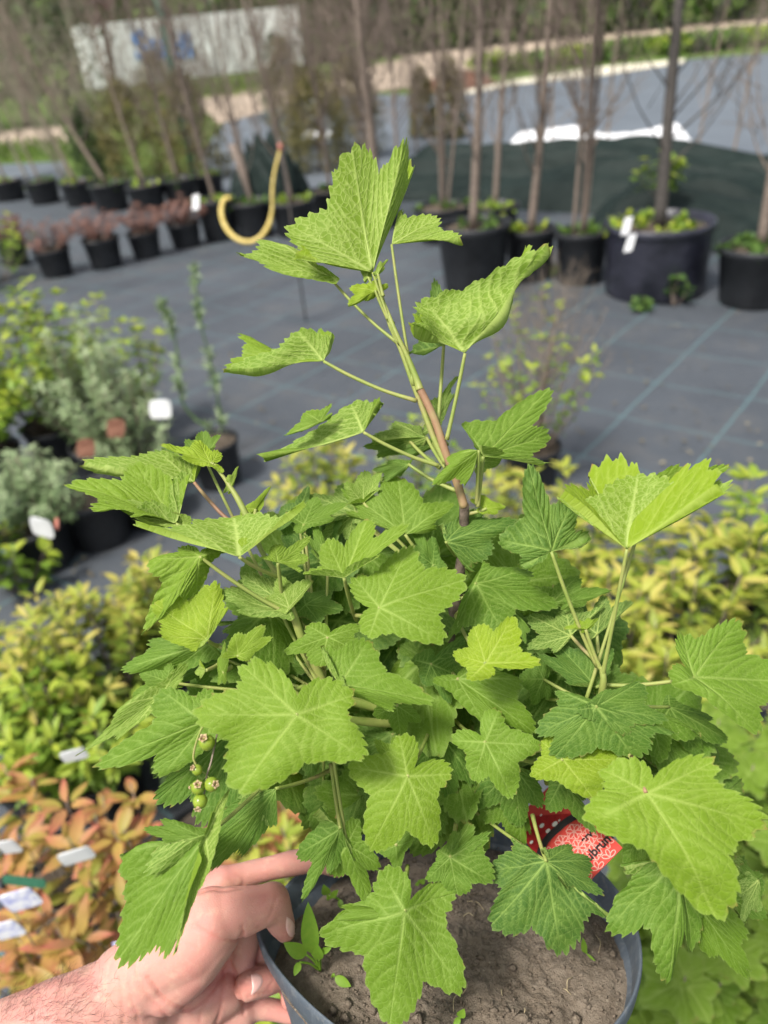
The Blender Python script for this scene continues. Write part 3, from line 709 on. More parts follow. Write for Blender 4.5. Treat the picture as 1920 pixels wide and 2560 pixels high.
# two slim thujas, brownish conifers
for i, (x, y, h, r, lb, m) in enumerate([(915, 300, .95, .20, 'slim olive green thuja, left of the pair behind the tarpaulin', M_BROWNFIR), (975, 302, 1.05, .22, 'slim olive green thuja, right of the pair behind the tarpaulin', M_BROWNFIR),
        (300, 395, 1.2, .42, 'bronze green conifer bush left of the green pole', M_BROWNFIR), (430, 392, 1.25, .40, 'bronze brown conifer bush right under the green pole', M_BROWNFIR), (215, 385, .95, .30, 'dark green conifer bush behind the left row of pots', M_FIR),
        (690, 370, 1.15, .40, 'bronze green conifer bush left of the top currant leaf', M_BROWNFIR), (610, 260, 1.6, .5, 'loose green conifer in front of the right end of the trailer', M_FIR), (770, 345, 1.2, .38, 'brownish conifer bush behind the top currant leaf', M_BROWNFIR), (640, 330, 1.5, .36, 'olive conifer bush between the hose and the thick trunk', M_BROWNFIR), (370, 330, 1.5, .45, 'brown tinged conifer right behind the green pole', M_BROWNFIR)]):
    b = on(x, y); crown_tree(b, h, r, h*.52, h*.5, m, lb, 60+i, 4200, .085, shape='column', name='thuja', trunk_r=.025, kind='narrow', cat='conifer', group='low conifers behind the pots')

# ------------------------------------------------------------------ pots and bare trees, right row
def potpx(x, yrim, ybase, wpx, label, **k):
    """pot seen with its base at (x, ybase) and its rim wpx wide (1659-wide picture pixels)"""
    b = on(x, ybase-wpx*.12); d = (b-cp).dot(cf); r = wpx*FS/FPX*d/2
    h = max(.14, (ybase-yrim)*FS/FPX*d/max(.3, math.cos(math.atan2(H, np.linalg.norm(b[:2]))))*.95)
    return pot(b, r, min(h, 2.0*r), label, **k), b, r, min(h, 2.0*r)
GP = 'black pots of bare trees in the row'
tr = []
def pot_tree(x, yrim, yb, w_, plabel, tlabel, lean=(0, 0), th=3.0, tr0=.022, seed=0, mat=None, multi=1, nb=44, weeds=10, potmat=None, cat='plant pot', name='plant_pot', taper=.82, first=.12, spread=.32, blen=1.):
    o, b, r, h = potpx(x, yrim, yb, w_, plabel, group=GP, weeds=weeds, rnd=seed, mat=potmat, cat=cat, name=name, taper=taper)
    if tlabel: tree(b+np.array([0, 0, h*.87]), th, tr0*(1.25 if tr0 < .04 else 1), tlabel, lean, nb, seed, mat, 'bare young trees standing in pots', multi, spread, first, blen)
    return b, r, h
M_BAG = mat_noise('grow_bag_fabric', (.012, .013, .020), (.035, .036, .055), 7, .38, .9, .02, .6)
pot_tree(1025, 502, 640, 150, 'wide black pot with weeds right of the top currant leaves', 'slim brown bare tree straight up, first right of the top currant leaf', (.06, .0), 3.0, .024, 1)
pot_tree(1145, 500, 612, 105, 'black pot between the wide weedy pot and the next black pot', 'slender reddish bare tree leaning right, third from the top leaf', (.09, 0), 3.0, .022, 2)
pot_tree(1253, 500, 620, 108, 'black pot just left of the large grow bag', 'multi stemmed bare tree left of the grow bag', (.03, 0), 2.9, .015, 3, multi=4, nb=18)
B4 = pot_tree(1412, 505, 650, 212, 'large dark fabric grow bag with two white tags', 'dark thick bare trunk in the large grow bag', (.0, 0), 3.2, .032, 4, M_DTWIG, potmat=M_BAG, cat='grow bag', name='grow_bag', taper=.97, weeds=22, spread=.5, blen=1.2, first=.10, nb=34)
B5 = pot_tree(1625, 548, 668, 165, 'black pot with green weeds at the right picture edge', 'bare brown tree at the right picture edge', (.0, 0), 2.9, .024, 5, weeds=22)
pot_tree(1070, 455, 520, 100, 'black pot in the second row behind the wide weedy pot', 'thin grey bare tree in the second row, leaning right', (.07, 0), 3.0, .020, 6)
pot_tree(960, 460, 530, 120, 'black pot half hidden behind the top right currant leaflet', 'bare tree with many thin stems right of the thick trunk', (.03, 0), 2.8, .014, 7, multi=3, nb=18)
pot_tree(640, 445, 515, 95, 'black pot right of the yellow loop', 'thin bare tree right behind the yellow loop', (-.08, 0), 2.8, .016, 8)
pot_tree(555, 445, 520, 85, 'black pot seen through the yellow loop', 'bare sapling standing behind the yellow loop', (-.02, 0), 2.2, .014, 9, nb=16)
pot_tree(480, 440, 525, 85, 'black pot left of the yellow loop', 'bare sapling left of the yellow loop', (-.09, .05), 2.6, .014, 10)
# left, back row
lefts = [(25, 398, 440, 70, 'leftmost black pot of the back left row'), (100, 398, 445, 70, 'second black pot from the left in the back row'), (180, 400, 452, 75, 'black pot holding the first leaning sapling'), (245, 405, 462, 80, 'black pot holding the thick leaning sapling'), (325, 408, 462, 78, 'black pot behind the red barberries'), (395, 395, 450, 70, 'black pot under the green pole'), (455, 385, 432, 66, 'black pot behind and left of the yellow loop'), (720, 420, 480, 90, 'black pot below the bronze conifer, left of the top leaf'), (820, 430, 500, 95, 'black pot hidden behind the top currant leaf')]
tl = ['thin bare sapling at the far left edge', 'pale bare sapling second from the left', 'leaning bare sapling, first of the crossing pair', 'thickest leaning bare sapling on the left, forked', 'bare sapling behind the red barberries', 'brown twiggy tree under the green pole', 'brown twiggy tree left of the yellow loop', 'bare twiggy tree left of the top currant leaf', 'thick brown bare trunk rising behind the top currant leaf']
ln = [(-.10, 0), (-.16, 0), (-.24, 0), (-.36, 0), (-.12, 0), (-.08, 0), (-.04, 0), (-.02, 0), (0, 0)]
for i, ((x, y0, y1, w_, pl_), tlb) in enumerate(zip(lefts, tl)):
    pot_tree(x, y0, y1, w_, pl_, tlb, ln[i], 3.0, (.014, .014, .016, .022, .014, .018, .018, .016, .045)[i], 20+i, M_TWIG if i < 5 else M_BARK, nb=(16, 16, 16, 24, 24, 60, 60, 56, 60)[i], weeds=6, blen=1.2)
more = [(1190, 350, 'thin bare tree behind the white sheeting', .02), (1310, 345, 'thin bare tree between the multi stemmed tree and the dark trunk', .03), (1500, 360, 'thin bare tree right of the dark trunk beyond the tarpaulin', .08), (1575, 380, 'thin bare tree left of the right edge tree', .06), (900, 330, 'thin bare tree right beside the thick brown trunk', .0), (520, 360, 'thin bare tree beyond the dark pots left of the loop', -.05), (570, 330, 'thin brown bare tree in front of the trailer end', -.06), (700, 330, 'twiggy brown tree right of the trailer', -.02), (790, 350, 'twiggy brown tree just left of the thick trunk', -.01), (860, 370, 'twiggy grey tree just right of the thick trunk', 0), (300, 370, 'dark twiggy tree in front of the trailer lettering', -.12), (420, 360, 'dark twiggy tree right of the green pole', -.08)]
for i, (x, y, lb, l_) in enumerate(more):
    tree(on(x, y), 3.0, .014 if i < 5 else .02, lb, (l_, 0), 26 if i < 5 else (22 if i in (6, 10, 11) else 70), 60+i, M_TWIG if i < 4 else M_BARK, 'bare young trees beyond the pots', first=.12, spread=.5, blen=1.2)
extra = [(15, 395, -.10, 'pale bare sapling cut by the left picture edge'), (60, 392, -.22, 'pale bare sapling between the first two pots'), (140, 390, -.30, 'pale bare sapling fanning out left of the leaning pair'), (160, 396, -.26, 'pale thin sapling crossing behind the leaning pair'), (210, 388, -.20, 'pale sapling behind the thick leaning sapling'), (275, 390, -.16, 'grey sapling left of the brown twiggy trees'), (350, 388, -.10, 'grey brown twiggy sapling under the green pole'), (385, 372, -.09, 'dense brown twiggy sapling right behind the pole'), (455, 365, -.06, 'dense grey twiggy sapling right of the pole'), (500, 350, -.05, 'dense grey brown sapling before the right half of the trailer'), (610, 352, -.04, 'dense brown sapling left of the hose end'), (660, 350, -.03, 'dense brown sapling right of the hose end'), (745, 345, -.02, 'dense grey sapling near the thick trunk'), (815, 345, .0, 'dense brown sapling touching the thick trunk')]
for i, (x, y, l_, lb) in enumerate(extra):
    tree(on(x, y), 2.9, .013, lb, (l_, .02), 44 if i < 6 else (14 if 5 < i < 10 else 80), 200+i, M_PALEB if i < 6 else M_TWIG, 'bare young trees beyond the pots', 2 if i < 6 else 1, first=.1, spread=.45, blen=1.15)
pl = []; rgq = np.random.default_rng(77)
for i in range(900):
    q = on(rgq.uniform(-200, 1900), rgq.uniform(560, 1500)); pl.append((q+np.array([0, 0, .012]), nrm(np.append(rgq.normal(0, 1, 2), rgq.uniform(-.1, .3))), (0, 0, 1), rgq.uniform(.008, .03), rgq.uniform(0, 1)))
M_LITTER = small_leaf_material('leaf_litter', [(0, (.06, .045, .03)), (.5, (.20, .15, .09)), (1, (.40, .34, .22))], transl=.05)
bulk_leaves('leaf_litter', pl, 'oval', M_LITTER, None, (0, 0, 0), 1)
# small green growth
shrub('weed_clump', on(1395, 520)+np.array([.02, -.1, B4[2]*.8]), .22, .30, 'oval', M_LIME, .075, 12, 5, 'yellow green leafy shoot at the foot of the dark trunk', 'shoot', seed=1)
for i, (x, y, lb) in enumerate([(1455, 662, 'small green weed growing at the foot of the grow bag'), (1190, 598, 'tiny weed at the foot of the black pots'), (1385, 668, 'tiny weed left of the grow bag weed')]):
    shrub('weed_clump', on(x, y), .05+.03*(i == 0), .10+.12*(i == 0), 'oval', M_GREEN, .045, 5, 3, lb, 'weed', seed=3+i, stemr=.002)
# white tags on the grow bag
for i, (x, y, ang, lb) in enumerate([(1354, 488, .25, 'upper white tag hanging on the grow bag'), (1361, 525, .3, 'lower white tag hanging on the grow bag'), (423, 437, 0, 'white tag in the pot behind the barberries')]):
    d = 4.25 if i < 2 else 5.2
    c = P(x*FS, y*FS, (np.array(on(x, 655 if i < 2 else 530))-cp).dot(cf)*.985 if False else d)
    k = MB(); R2 = np.stack([nrm(cr+.2*cu), -nrm(cf), nrm(cu*1.0+cr*ang)], 1); k.box(c, (.045, .003, .10), R2)
    o = k.build('plant_tag', M_WHITE, None, c, smooth=False); tag(o, lb, 'plant tag')

# hose: yellow ribbon loop hung from a stake
t_ = NT('yellow_band'); nz = t_.noise(30, 3, .5, t_.coord()); M_YEL = t_.pbr(t_.ramp(nz, [(.3, (.52, .38, .08)), (.7, (.70, .55, .18))]), .45, .4)
t_ = NT('red_cap'); M_REDCAP = t_.pbr((.42, .16, .12), .6, .3)
hp = [(606, 322), (598, 350), (591, 385), (588, 420), (588, 450), (581, 485), (562, 513), (535, 523), (507, 513), (486, 488), (478, 458), (484, 432), (497, 428)]
dh = 4.4; pts = [P(x*FS, y*FS, dh+.012*i) for i, (x, y) in enumerate(hp)]
root = empty('yellow_hose', pts[0]); tag(root, 'yellow hose bent into a hanging loop with a red end cap before the pots', 'hose')
V, F = tube(pts, [.008]*5+[.014]*8, 10, 8); wob('tube', V, F, M_YEL, root, pts[0])
V, F = tube([pts[0]+np.array([0, 0, .03]), pts[0]-np.array([0, 0, .015])], .013, 10, 2); wob('end_cap', V, F, M_REDCAP, root, pts[0])
# thin stake the hose hangs from
st = on(612, 470); st = np.array([pts[0][0], pts[0][1]+.03, 0]); V, F = tube([st, st+(0, 0, pts[0][2]+.05)], .006, 8, 2); o = wob('stake', V, F, M_DTWIG, None, st); tag(o, 'thin dark stake that carries the yellow hose', 'stake')
# leaning dark board / brown post by the loop
b = on(545, 440); V, F = tube([b, b+np.array([-.12, .1, .62])], .035, 8, 2); o = wob('stump', V, F, M_BARK, None, b); tag(o, 'short reddish brown cut trunk leaning behind the yellow loop', 'stump')
k = MB(); b = on(585, 430); k.box(b+np.array([0, .25, .24]), (.75, .35, .48)); 
o = tarp('black_bundle', 530, 640, (425, 430), .5, .28, 'black plastic bundle standing behind the yellow loop', M_TARP, 22)

# ------------------------------------------------------------------ small barberries, left
bar = [(38, 520, 578, 62, 'leftmost small pot of red barberry, cut by the picture edge'), (126, 545, 602, 74, 'small pot of red barberry standing nearest the camera on the left'), (232, 522, 583, 78, 'small pot of dark red barberry, middle one of the left group'), (320, 508, 562, 68, 'small pot of red barberry right of the middle one'), (405, 488, 540, 70, 'small pot of brownish red barberry nearest to the yellow loop')]
for i, (x, y0, y1, w_, lb) in enumerate(bar):
    o, b, r, h = potpx(x, y0, y1, w_, lb.replace('small pot of', 'small black pot with').replace('pot with red barberry', 'pot under the red barberry'), group='small pots of barberry', rnd=40+i)
    o['label'] = 'small black pot of the ' + ['leftmost barberry', 'barberry nearest the camera', 'middle dark red barberry', 'barberry right of the middle one', 'barberry nearest to the yellow loop'][i]
    shrub('barberry', b+np.array([0, 0, h*.85]), r*1.7, r*1.9, 'oval', M_RED, .030, 40, 8, ['leftmost red barberry, cut by the picture edge', 'sparse red barberry standing nearest the camera on the left', 'dark red barberry in the middle of the left group', 'red barberry just right of the middle one', 'brownish red barberry nearest to the yellow loop'][i], 'shrub', 'red barberries in small pots', seed=50+i, stemr=.002)
shrub('leafy_shrub', on(0, 610), .42, .62, 'oval', M_LIME, .05, 26, 8, 'bright lime shrub reaching in at the left picture edge', 'shrub', seed=70)

# ------------------------------------------------------------------ near shrubs, middle distance
def gpot(b, r, h, lb, **k): return pot(b, r, h, lb, **k)
def atz(x, y, z): q = GF(x, y, z); return np.array([q[0], q[1], 0])
# left yellow-green mass and silver mass
b = atz(70, 800, .45); gpot(b, .13, .20, 'black pot under the tall yellow green shrub at the left edge'); shrub('leafy_shrub', b+(0, 0, .17), .33, .68, 'oval', M_LIME, .048, 46, 11, 'tall yellow green shrub at the left picture edge', nparts=260, seed=80, colpow=.7)
b = atz(-60, 900, .35); gpot(b, .13, .20, 'black pot under the low green shrub at the left edge'); shrub('leafy_shrub', b+(0, 0, .17), .30, .50, 'oval', M_LIME, .046, 40, 10, 'lower yellow green shrub cut by the left edge below the tall one', nparts=200, seed=81)
b = atz(200, 720, .55); shrub('leafy_shrub', b, .30, .74, 'oval', M_LIME, .042, 34, 10, 'loose green shrub with a yellowish tip behind the silvery shrub', nparts=160, seed=82)
b = atz(200, 880, .35); gpot(b, .14, .20, 'dark pot under the broad silvery shrub'); shrub('silver_shrub', b+(0, 0, .15), .25, .60, 'narrow', M_SILVER, .036, 60, 16, 'broad silvery green shrub with narrow leaves on the left', nparts=300, seed=83, cluster=4)
b = atz(270, 930, .30); shrub('silver_shrub', b+(0, 0, .05), .20, .52, 'narrow', M_SILVER, .034, 44, 14, 'silvery shrub right beside the broad silvery one, nearer the white tag', nparts=260, seed=84, cluster=4)
b = atz(60, 1080, .25); gpot(b, .12, .17, 'black pot of the feathery grey green plant at the left'); shrub('silver_shrub', b+(0, 0, .14), .20, .30, 'narrow', M_SILVER, .040, 44, 12, 'feathery grey green plant low at the left above the dark gap', nparts=220, seed=85, cluster=4)
b = atz(-20, 1150, .25); shrub('leafy_shrub', b, .15, .34, 'oval', M_LIME, .055, 12, 6, 'small bright green plant at the left edge beside the white tag', nparts=80, seed=87)
# pots seen there
gpot(on(225, 1160), .13, .20, 'empty looking black pot in the dark gap left of the currant'); gpot(on(100, 1215), .12, .18, 'black pot below the feathery grey green plant')
gpot(on(330, 1120), .11, .17, 'black pot behind the left currant leaves')
# silver stalks in pot
b = on(478, 1040); hz = .20
gpot(b, .105, hz, 'square shouldered black pot of the two silvery stalks')
def stalk(b, pts2, label, seed, dens=60):
    rg = np.random.default_rng(seed); d0 = (b-cp).dot(cf); P3 = [P(x*FS, y*FS, d0+(dd)) for (x, y, dd) in pts2]; root = empty('silver_stalk', P3[0]); tag(root, label, 'plant', 'silvery stalks in one pot')
    V, F = tube(P3, list(np.linspace(.006, .0025, len(P3))), 6, 6); wob('stem', V, F, M_SILVER, root, P3[0])
    C = catmull(P3, 20); pl = []
    for i in range(dens*5):
        f = rg.uniform(.02, 1); 
        if math.sin(f*16+seed) < -.35 and f < .8: continue
        c = C[int(f*(len(C)-1))]; d = nrm(rg.normal(0, 1, 3)+np.array([0, 0, .7])); pl.append((c, d, rg.normal(0, 1, 3), rg.uniform(.02, .042)*(1.25-.2*f), rg.uniform(.2, 1)))
    leaves(pl, 'narrow', M_SILVER, root, P3[0], 250); return root
stalk(b, [(482, 935, 0), (470, 860, -.08), (452, 770, -.16), (432, 690, -.24), (418, 570, -.34)], 'tall silvery stalk, right of the two', 1)
stalk(b, [(468, 940, 0), (400, 880, -.05), (385, 800, -.12), (378, 730, -.18), (365, 690, -.22), (345, 650, -.24)], 'silvery stalk with a bushy bent top, left of the two', 2)
# white tags near
def tagcard(c, w_, h_, ux, uy, label, mat=None, round_=True):
    n = 14; V = []; ux = nrm(ux); uy = nrm(uy); nz_ = nrm(np.cross(ux, uy))
    pts = []
    for i in range(n):
        a = 2*math.pi*i/n; e = .45 if round_ else .25; cx = abs(math.cos(a))**e*math.copysign(1, math.cos(a)); sy = abs(math.sin(a))**e*math.copysign(1, math.sin(a)); pts.append(c+ux*cx*w_/2+uy*sy*h_/2+nz_*.004*math.sin(cx*2))
    V = pts+[p-nz_*.0012 for p in pts]; F = [tuple(range(n)), tuple(range(2*n-1, n-1, -1))]+[(i, i+n, (i+1) % n+n, (i+1) % n) for i in range(n)]
    o = wob('plant_tag', V, F, mat or M_WHITE, None, c, smooth=False); tag(o, label, 'plant tag'); return o
tagcard(P(346*FS, 884*FS, 2.05), .062, .052, cr+.1*cu, cu*.9-cf*.3, 'white plant tag right of the silvery shrub')
tagcard(P(90*FS, 1140*FS, 1.75), .055, .052, cr-.1*cu, cu*.8-cf*.5, 'white plant tag low at the left beside a red corner')
o = tagcard(P(122*FS, 1132*FS, 1.76), .012, .028, cr, cu, 'small red corner of a tag beside the low white tag', mat=None); o.data.materials.clear(); o.data.materials.append(M_REDCAP)
for i, (x, y) in enumerate([(185, 968), (250, 925)]):
    o = tagcard(P(x*FS, y*FS, 2.0), .05, .05, cr, cu, ['dark red tag glimpsed inside the silvery shrub, lower left', 'dark red tag glimpsed inside the silvery shrub, upper right'][i]); o.data.materials.clear(); o.data.materials.append(M_MULCH)
# lower left yellow-green shrubs
LL = [(60, 1420, .34, .22, .46, 'yellow green spiraea at the left edge below the dark gap'), (210, 1400, .32, .20, .44, 'yellow green spiraea left of the berry leaves'), (30, 1560, .30, .20, .42, 'green spiraea at the left edge above the coppery one'), (170, 1560, .28, .20, .38, 'dense green spiraea between the left edge and the big currant leaf'), (300, 1290, .30, .14, .40, 'small yellow spiraea behind the left currant cluster')]
for i, (x, y, z, r, h, lb) in enumerate(LL):
    b = atz(x, y, z); gpot(b, .10, .15, 'black pot of the '+lb, weeds=0); shrub('spiraea', b+(0, 0, .12), r, h-.08, 'lance', M_YELLOW if i in (0, 1, 4) else M_LIME, .048, 22, 8, lb, 'shrub', 'spiraeas around the currant', nparts=280, seed=90+i, cluster=3)
# coppery shrubs, lower left
CO = [(130, 1800, .52, .17, .56, 'coppery orange spiraea at the left below the white tag'), (300, 1790, .50, .14, .53, 'coppery spiraea just left of the folded currant leaf'), (50, 2060, .46, .11, .50, 'orange and yellow spiraea in the lower left corner above the arm'), (-20, 1690, .5, .13, .52, 'coppery spiraea cut by the left picture edge')]
for i, (x, y, z, r, h, lb) in enumerate(CO):
    b = atz(x, y, z); gpot(b, .10, .15, 'black pot of the '+lb); shrub('spiraea', b+(0, 0, .12), r, h-.08, 'lance', M_COPPER, .055, 11 if i != 3 else 7, 4, lb, 'shrub', 'coppery spiraeas at the lower left', nparts=300, seed=100+i, cluster=3, bare=.45, colpow=.6, tilt=.5)
for i, (x, y, d, w_, h_, lb) in enumerate([(160, 1632, 1.15, .05, .03, 'white tag lying above the coppery spiraea'), (165, 1850, 1.05, .060, .035, 'white tag under the coppery leaves'), (20, 1830, 1.1, .035, .04, 'white tag at the left edge below the coppery leaves'), (45, 1945, 1.05, .06, .055, 'white and lilac picture tag with a green top edge'), (15, 2010, 1.05, .05, .05, 'lilac picture tag at the left edge'), (265, 2045, 1.1, .03, .03, 'pale lilac tag just above the forearm')]):
    ttn = NT('lilac_print'); nn = ttn.noise(60, 3, .6, ttn.coord()); ml = M_WHITE if i < 3 else ttn.pbr(ttn.ramp(nn, [(.35, (.25, .28, .62)), (.55, (.80, .80, .86)), (.7, (.78, .78, .80))]), .4, .4)
    tagcard(P(x*FS, y*FS, d), w_*.75, h_*.75, cr+.45*cu+.2*cf, cu-.35*cr-cf*.7, lb, ml, False)
o = tagcard(P(52*FS, 1905*FS, 1.045), .062, .014, cr+.0*cu, cu-cf*.2, 'green header strip of the lilac picture tag', None, False); o.data.materials.clear(); o.data.materials.append(mat_noise('green_print', (.02, .09, .05), (.03, .12, .07), 40, .5, .02, .001))
# gravelly dark floor pots between
for i, (x, y, r, lb) in enumerate([(270, 2080, .09, 'black pot with a pale rim above the forearm'), (150, 1960, .09, 'black pot among the coppery stems'), (620, 1790, .10, 'dark green pot behind the hand'), (480, 1900, .10, 'black pot hidden left of the hand')]):
    gpot(on(x, y), r, .15, lb)
# between pot and foliage: yellow leaves behind the hand
for i, (x, y, z, r, h, lb, m) in enumerate([(560, 1760, .42, .13, .46, 'yellow spiraea seen between the berries and the pot', M_YELLOW), (600, 1690, .42, .10, .44, 'coppery sprigs behind the stems above the hand', M_COPPER), (600, 2240, .40, .16, .42, 'yellow green plant below the hand', M_LIME), (480, 1500, .3, .18, .36, 'dark leafy plant behind the left currant branches', M_GREEN), (900, 1500, .3, .2, .36, 'dark leafy plant straight behind the currant', M_GREEN)]):
    b = atz(x, y, z); shrub('spiraea' if i < 3 else 'leafy_shrub', b, r, h, 'lance' if i < 2 else 'oval', m, .045, 24, 8, lb, 'shrub', nparts=220, seed=120+i)
# right yellow spiraeas and the twiggy shrub
RR = [(1080, 1150, .30, .24, .44, 'yellow spiraea behind the currant stem, right'), (1230, 1180, .30, .22, .44, 'yellow orange spiraea behind the wrinkled currant leaf'), (1400, 1260, .32, .24, .46, 'large yellow spiraea under the big right currant leaf'), (1560, 1300, .32, .24, .48, 'yellow green spiraea at the right edge above the currant leaf'), (1480, 1420, .30, .2, .42, 'olive yellow spiraea left of the right edge leaf'), (1330, 1420, .26, .18, .38, 'low yellow spiraea behind the right currant stem'), (1640, 1200, .30, .16, .46, 'tall green spiraea sprig at the right edge'), (700, 1060, .30, .17, .42, 'yellow spiraea with pale rosettes left of the currant stem'), (880, 1030, .28, .18, .40, 'small leaved green shrub behind the currant stem')]
for i, (x, y, z, r, h, lb) in enumerate(RR):
    b = atz(x, y, z); gpot(b, .10, .15, 'black pot of the '+lb); shrub('spiraea', b+(0, 0, .12), r*1.05, h-.02, 'lance' if i != 8 else 'oval', M_YELLOW if i not in (6, 8) else M_LIME, .052 if i != 8 else .028, 19, 7, lb, 'shrub', 'yellow spiraeas right of the currant', nparts=290, seed=140+i, cluster=3)
b = atz(1150, 860, .35); gpot(b, .11, .16, 'black pot of the twiggy shrub'); shrub('twiggy_shrub', b+(0, 0, .12), .26, .60, 'oval', M_LIME, .036, 30, 7, 'twiggy half bare shrub with few green leaves right of the stem', 'shrub', nparts=200, seed=160, cluster=1, stemr=.0032, stems_up=1.1)
# a second set of bare twigs on it
tree(b+(0.0, 0, .14), .62, .006, 'thin bare upright twigs inside the half bare shrub', (.15, 0), 26, 161, M_TWIG, None, 3, .7, .1, 1.3, 'twiggy_shrub', 4, 'shrub')
# currant bushes at the lower right
CB = [(1560, 2080, .50, .22, .55, 'lower green currant bush in the bottom right corner'), (1420, 2180, .46, .18, .50, 'green currant bush under the pot rim at the bottom'), (1640, 1780, .46, .20, .50, 'green currant bush at the right edge behind the large leaves'), (1600, 1600, .40, .20, .44, 'currant bush in shade below the right edge leaf'), (1720, 2000, .50, .20, .55, 'bright currant bush cut by the right picture edge')]
for i, (x, y, z, r, h, lb) in enumerate(CB):
    b = atz(x, y, z); gpot(b, .11, .17, 'black pot of the '+lb); shrub('currant_bush', b+(0, 0, .14), r, h-.1, 'currant', M_LEAF, .050, 16, 6, lb, 'shrub', 'currant bushes on the ground', nparts=300, seed=170+i, cluster=2, bare=.3, tilt=.3)
gpot(on(1650, 2210)+np.array([.05, 0, 0]), .11, .2, 'grey black pot at the bottom right corner')
# ================================================================== THE HELD POT
def cx(crop):                       # reading coordinates of an enlarged crop
    x0, y0, s = {'A': (550, 340, .3918), 'B': (150, 1050, .4521), 'C': (600, 900, .4822), 'D': (700, 1400, .4219), 'E': (1250, 1100, .4039), 'F': (200, 1600, .4219),
                 'G': (1300, 1700, .3737), 'H': (650, 2080, .3014), 'J': (960, 1860, .5787), 'K': (0, 1860, .5787), 'N': (0, 1200, .5787), 'O': (960, 1200, .5787),
                 'P': (960, 500, .5787), 'Q': (0, 500, .5787), 'T': (250, 2080, .3617), 'W': (0, 0, 1.1573), 'L': (1260, 2000, .2170)}[crop]
    return lambda x, y: (x0+s*x, y0+s*y)
TILT = math.radians(17)                                # the pot leans back a little against the line of sight
pa = nrm(math.cos(TILT)*cu - math.sin(TILT)*cf + .02*cr)      # pot axis
px_ = nrm(cr - pa*cr.dot(pa)); py_ = np.cross(pa, px_)        # px: right, py: away
PC = P(1165, 2300, .47); PR = .100; PH = .185
corner = P(655, 2322, .462)
qv = corner-PC; q_a = math.atan2(qv.dot(py_), qv.dot(px_)); q_r = np.linalg.norm(qv-pa*qv.dot(pa))/PR
def rimk(a, z):                                        # squeezed outwards between thumb and fingers
    d = abs((a-q_a+math.pi) % (2*math.pi)-math.pi); fall = max(0, 1+z/.15)
    k = 1+(q_r-1)*math.exp(-(d/.42)**1.35)*fall**.8
    return k*(1-.035*math.cos(2*(a-q_a)+math.pi)*fall)*(1+.006*math.sin(3*a+1))
def L2W(V): return np.array([PC+px_*v[0]+py_*v[1]+pa*v[2] for v in V])
t = NT('grey_pot_plastic'); v = t.coord(); n1 = t.noise(14, 5, .65, v); n2 = t.noise(160, 3, .6, v)
mpn = t.n('ShaderNodeMapping'); mpn.inputs['Scale'].default_value = (260, 260, 30); t.l(v, mpn.inputs[0]); n3 = t.noise(1, 4, .6, mpn.outputs[0])
c = t.ramp(n1, [(.3, (.060, .076, .095)), (.7, (.105, .125, .150))]); c = t.mix(t.math('MULTIPLY', t.math('SUBTRACT', n3, .5, True), 1.1, True), c, (.22, .24, .26))
c = t.mix(t.math('MULTIPLY', t.math('SUBTRACT', n2, .56, True), 2.2, True), c, (.25, .24, .22))
M_GPOT = t.pbr(c, .50, .42, t.bump(t.math('ADD', n3, n2), .25, .0008))
prof = [(.001, -PH), (PR*.74, -PH), (PR*.76, -PH+.004), (PR*.95, -.020), (PR*.99, -.016), (PR*1.0, -.012), (PR*1.005, -.003), (PR*1.0, 0), (PR*.992, .0006), (PR*.982, -.001), (PR*.972, -.012), (PR*.955, -.03), (PR*.93, -.07)]
V = []; F = []; n = 144
for (r, z) in prof:
    for j in range(n):
        a = 2*math.pi*j/n; k = rimk(a, z); V.append((r*k*math.cos(a), r*k*math.sin(a), z))
for i in range(len(prof)-1):
    for j in range(n): F.append((i*n+j, i*n+(j+1) % n, (i+1)*n+(j+1) % n, (i+1)*n+j))
heldpot = wob('plant_pot', L2W(V), F, M_GPOT, None, PC); tag(heldpot, 'scuffed grey blue plastic pot held in the hand, with dry soil in it', 'plant pot')
# soil
rg = np.random.default_rng(5)
t = NT('dry_soil'); v = t.coord(); n1 = t.noise(26, 6, .65, v); n2 = t.noise(240, 5, .7, v); n4 = t.noise(900, 3, .6, v)
c = t.ramp(n1, [(.3, (.155, .12, .088)), (.55, (.235, .19, .148)), (.75, (.30, .25, .20))]); c = t.mix(.45, c, t.ramp(n2, [(.3, (.11, .082, .06)), (.5, (.20, .16, .12)), (.7, (.30, .25, .20))]))
vv = t.n('ShaderNodeTexVoronoi', feature='F1'); vv.inputs['Scale'].default_value = 150; t.l(v, vv.inputs['Vector']); c = t.mix(t.math('LESS_THAN', vv.outputs['Distance'], .12), c, (.30, .25, .19))
M_DSOIL = t.pbr(c, .95, .12, t.bump(t.math('ADD', t.math('ADD', t.math('MULTIPLY', n1, 1.5), n2), t.math('MULTIPLY', n4, .5)), .9, .003))
import mathutils.noise as MN
waves = [(rg.normal(0, 1, 2), rg.uniform(0, 6)) for _ in range(26)]
def soilz(x, y):
    h = MN.noise(Vector((x*28, y*28, 3.)))*.0045+MN.noise(Vector((x*75, y*75, 7.)))*.0028+MN.noise(Vector((x*190, y*190, 1.)))*.0016+abs(MN.noise(Vector((x*330, y*330, 5.))))*.0016
    return -.022+h
V = [(0, 0, soilz(0, 0))]; F = []; nr, na = 90, 260
for i in range(1, nr+1):
    for j in range(na):
        a = 2*math.pi*j/na; k = rimk(a, -.02); r = PR*.965*i/nr*(1+(k-1)*(i/nr)**2); x, y = r*math.cos(a), r*math.sin(a); e = i/nr
        V.append((x, y, soilz(x, y)-(.004*max(0, (e-.9)*10))))
for j in range(na): F.append((0, 1+j, 1+(j+1) % na))
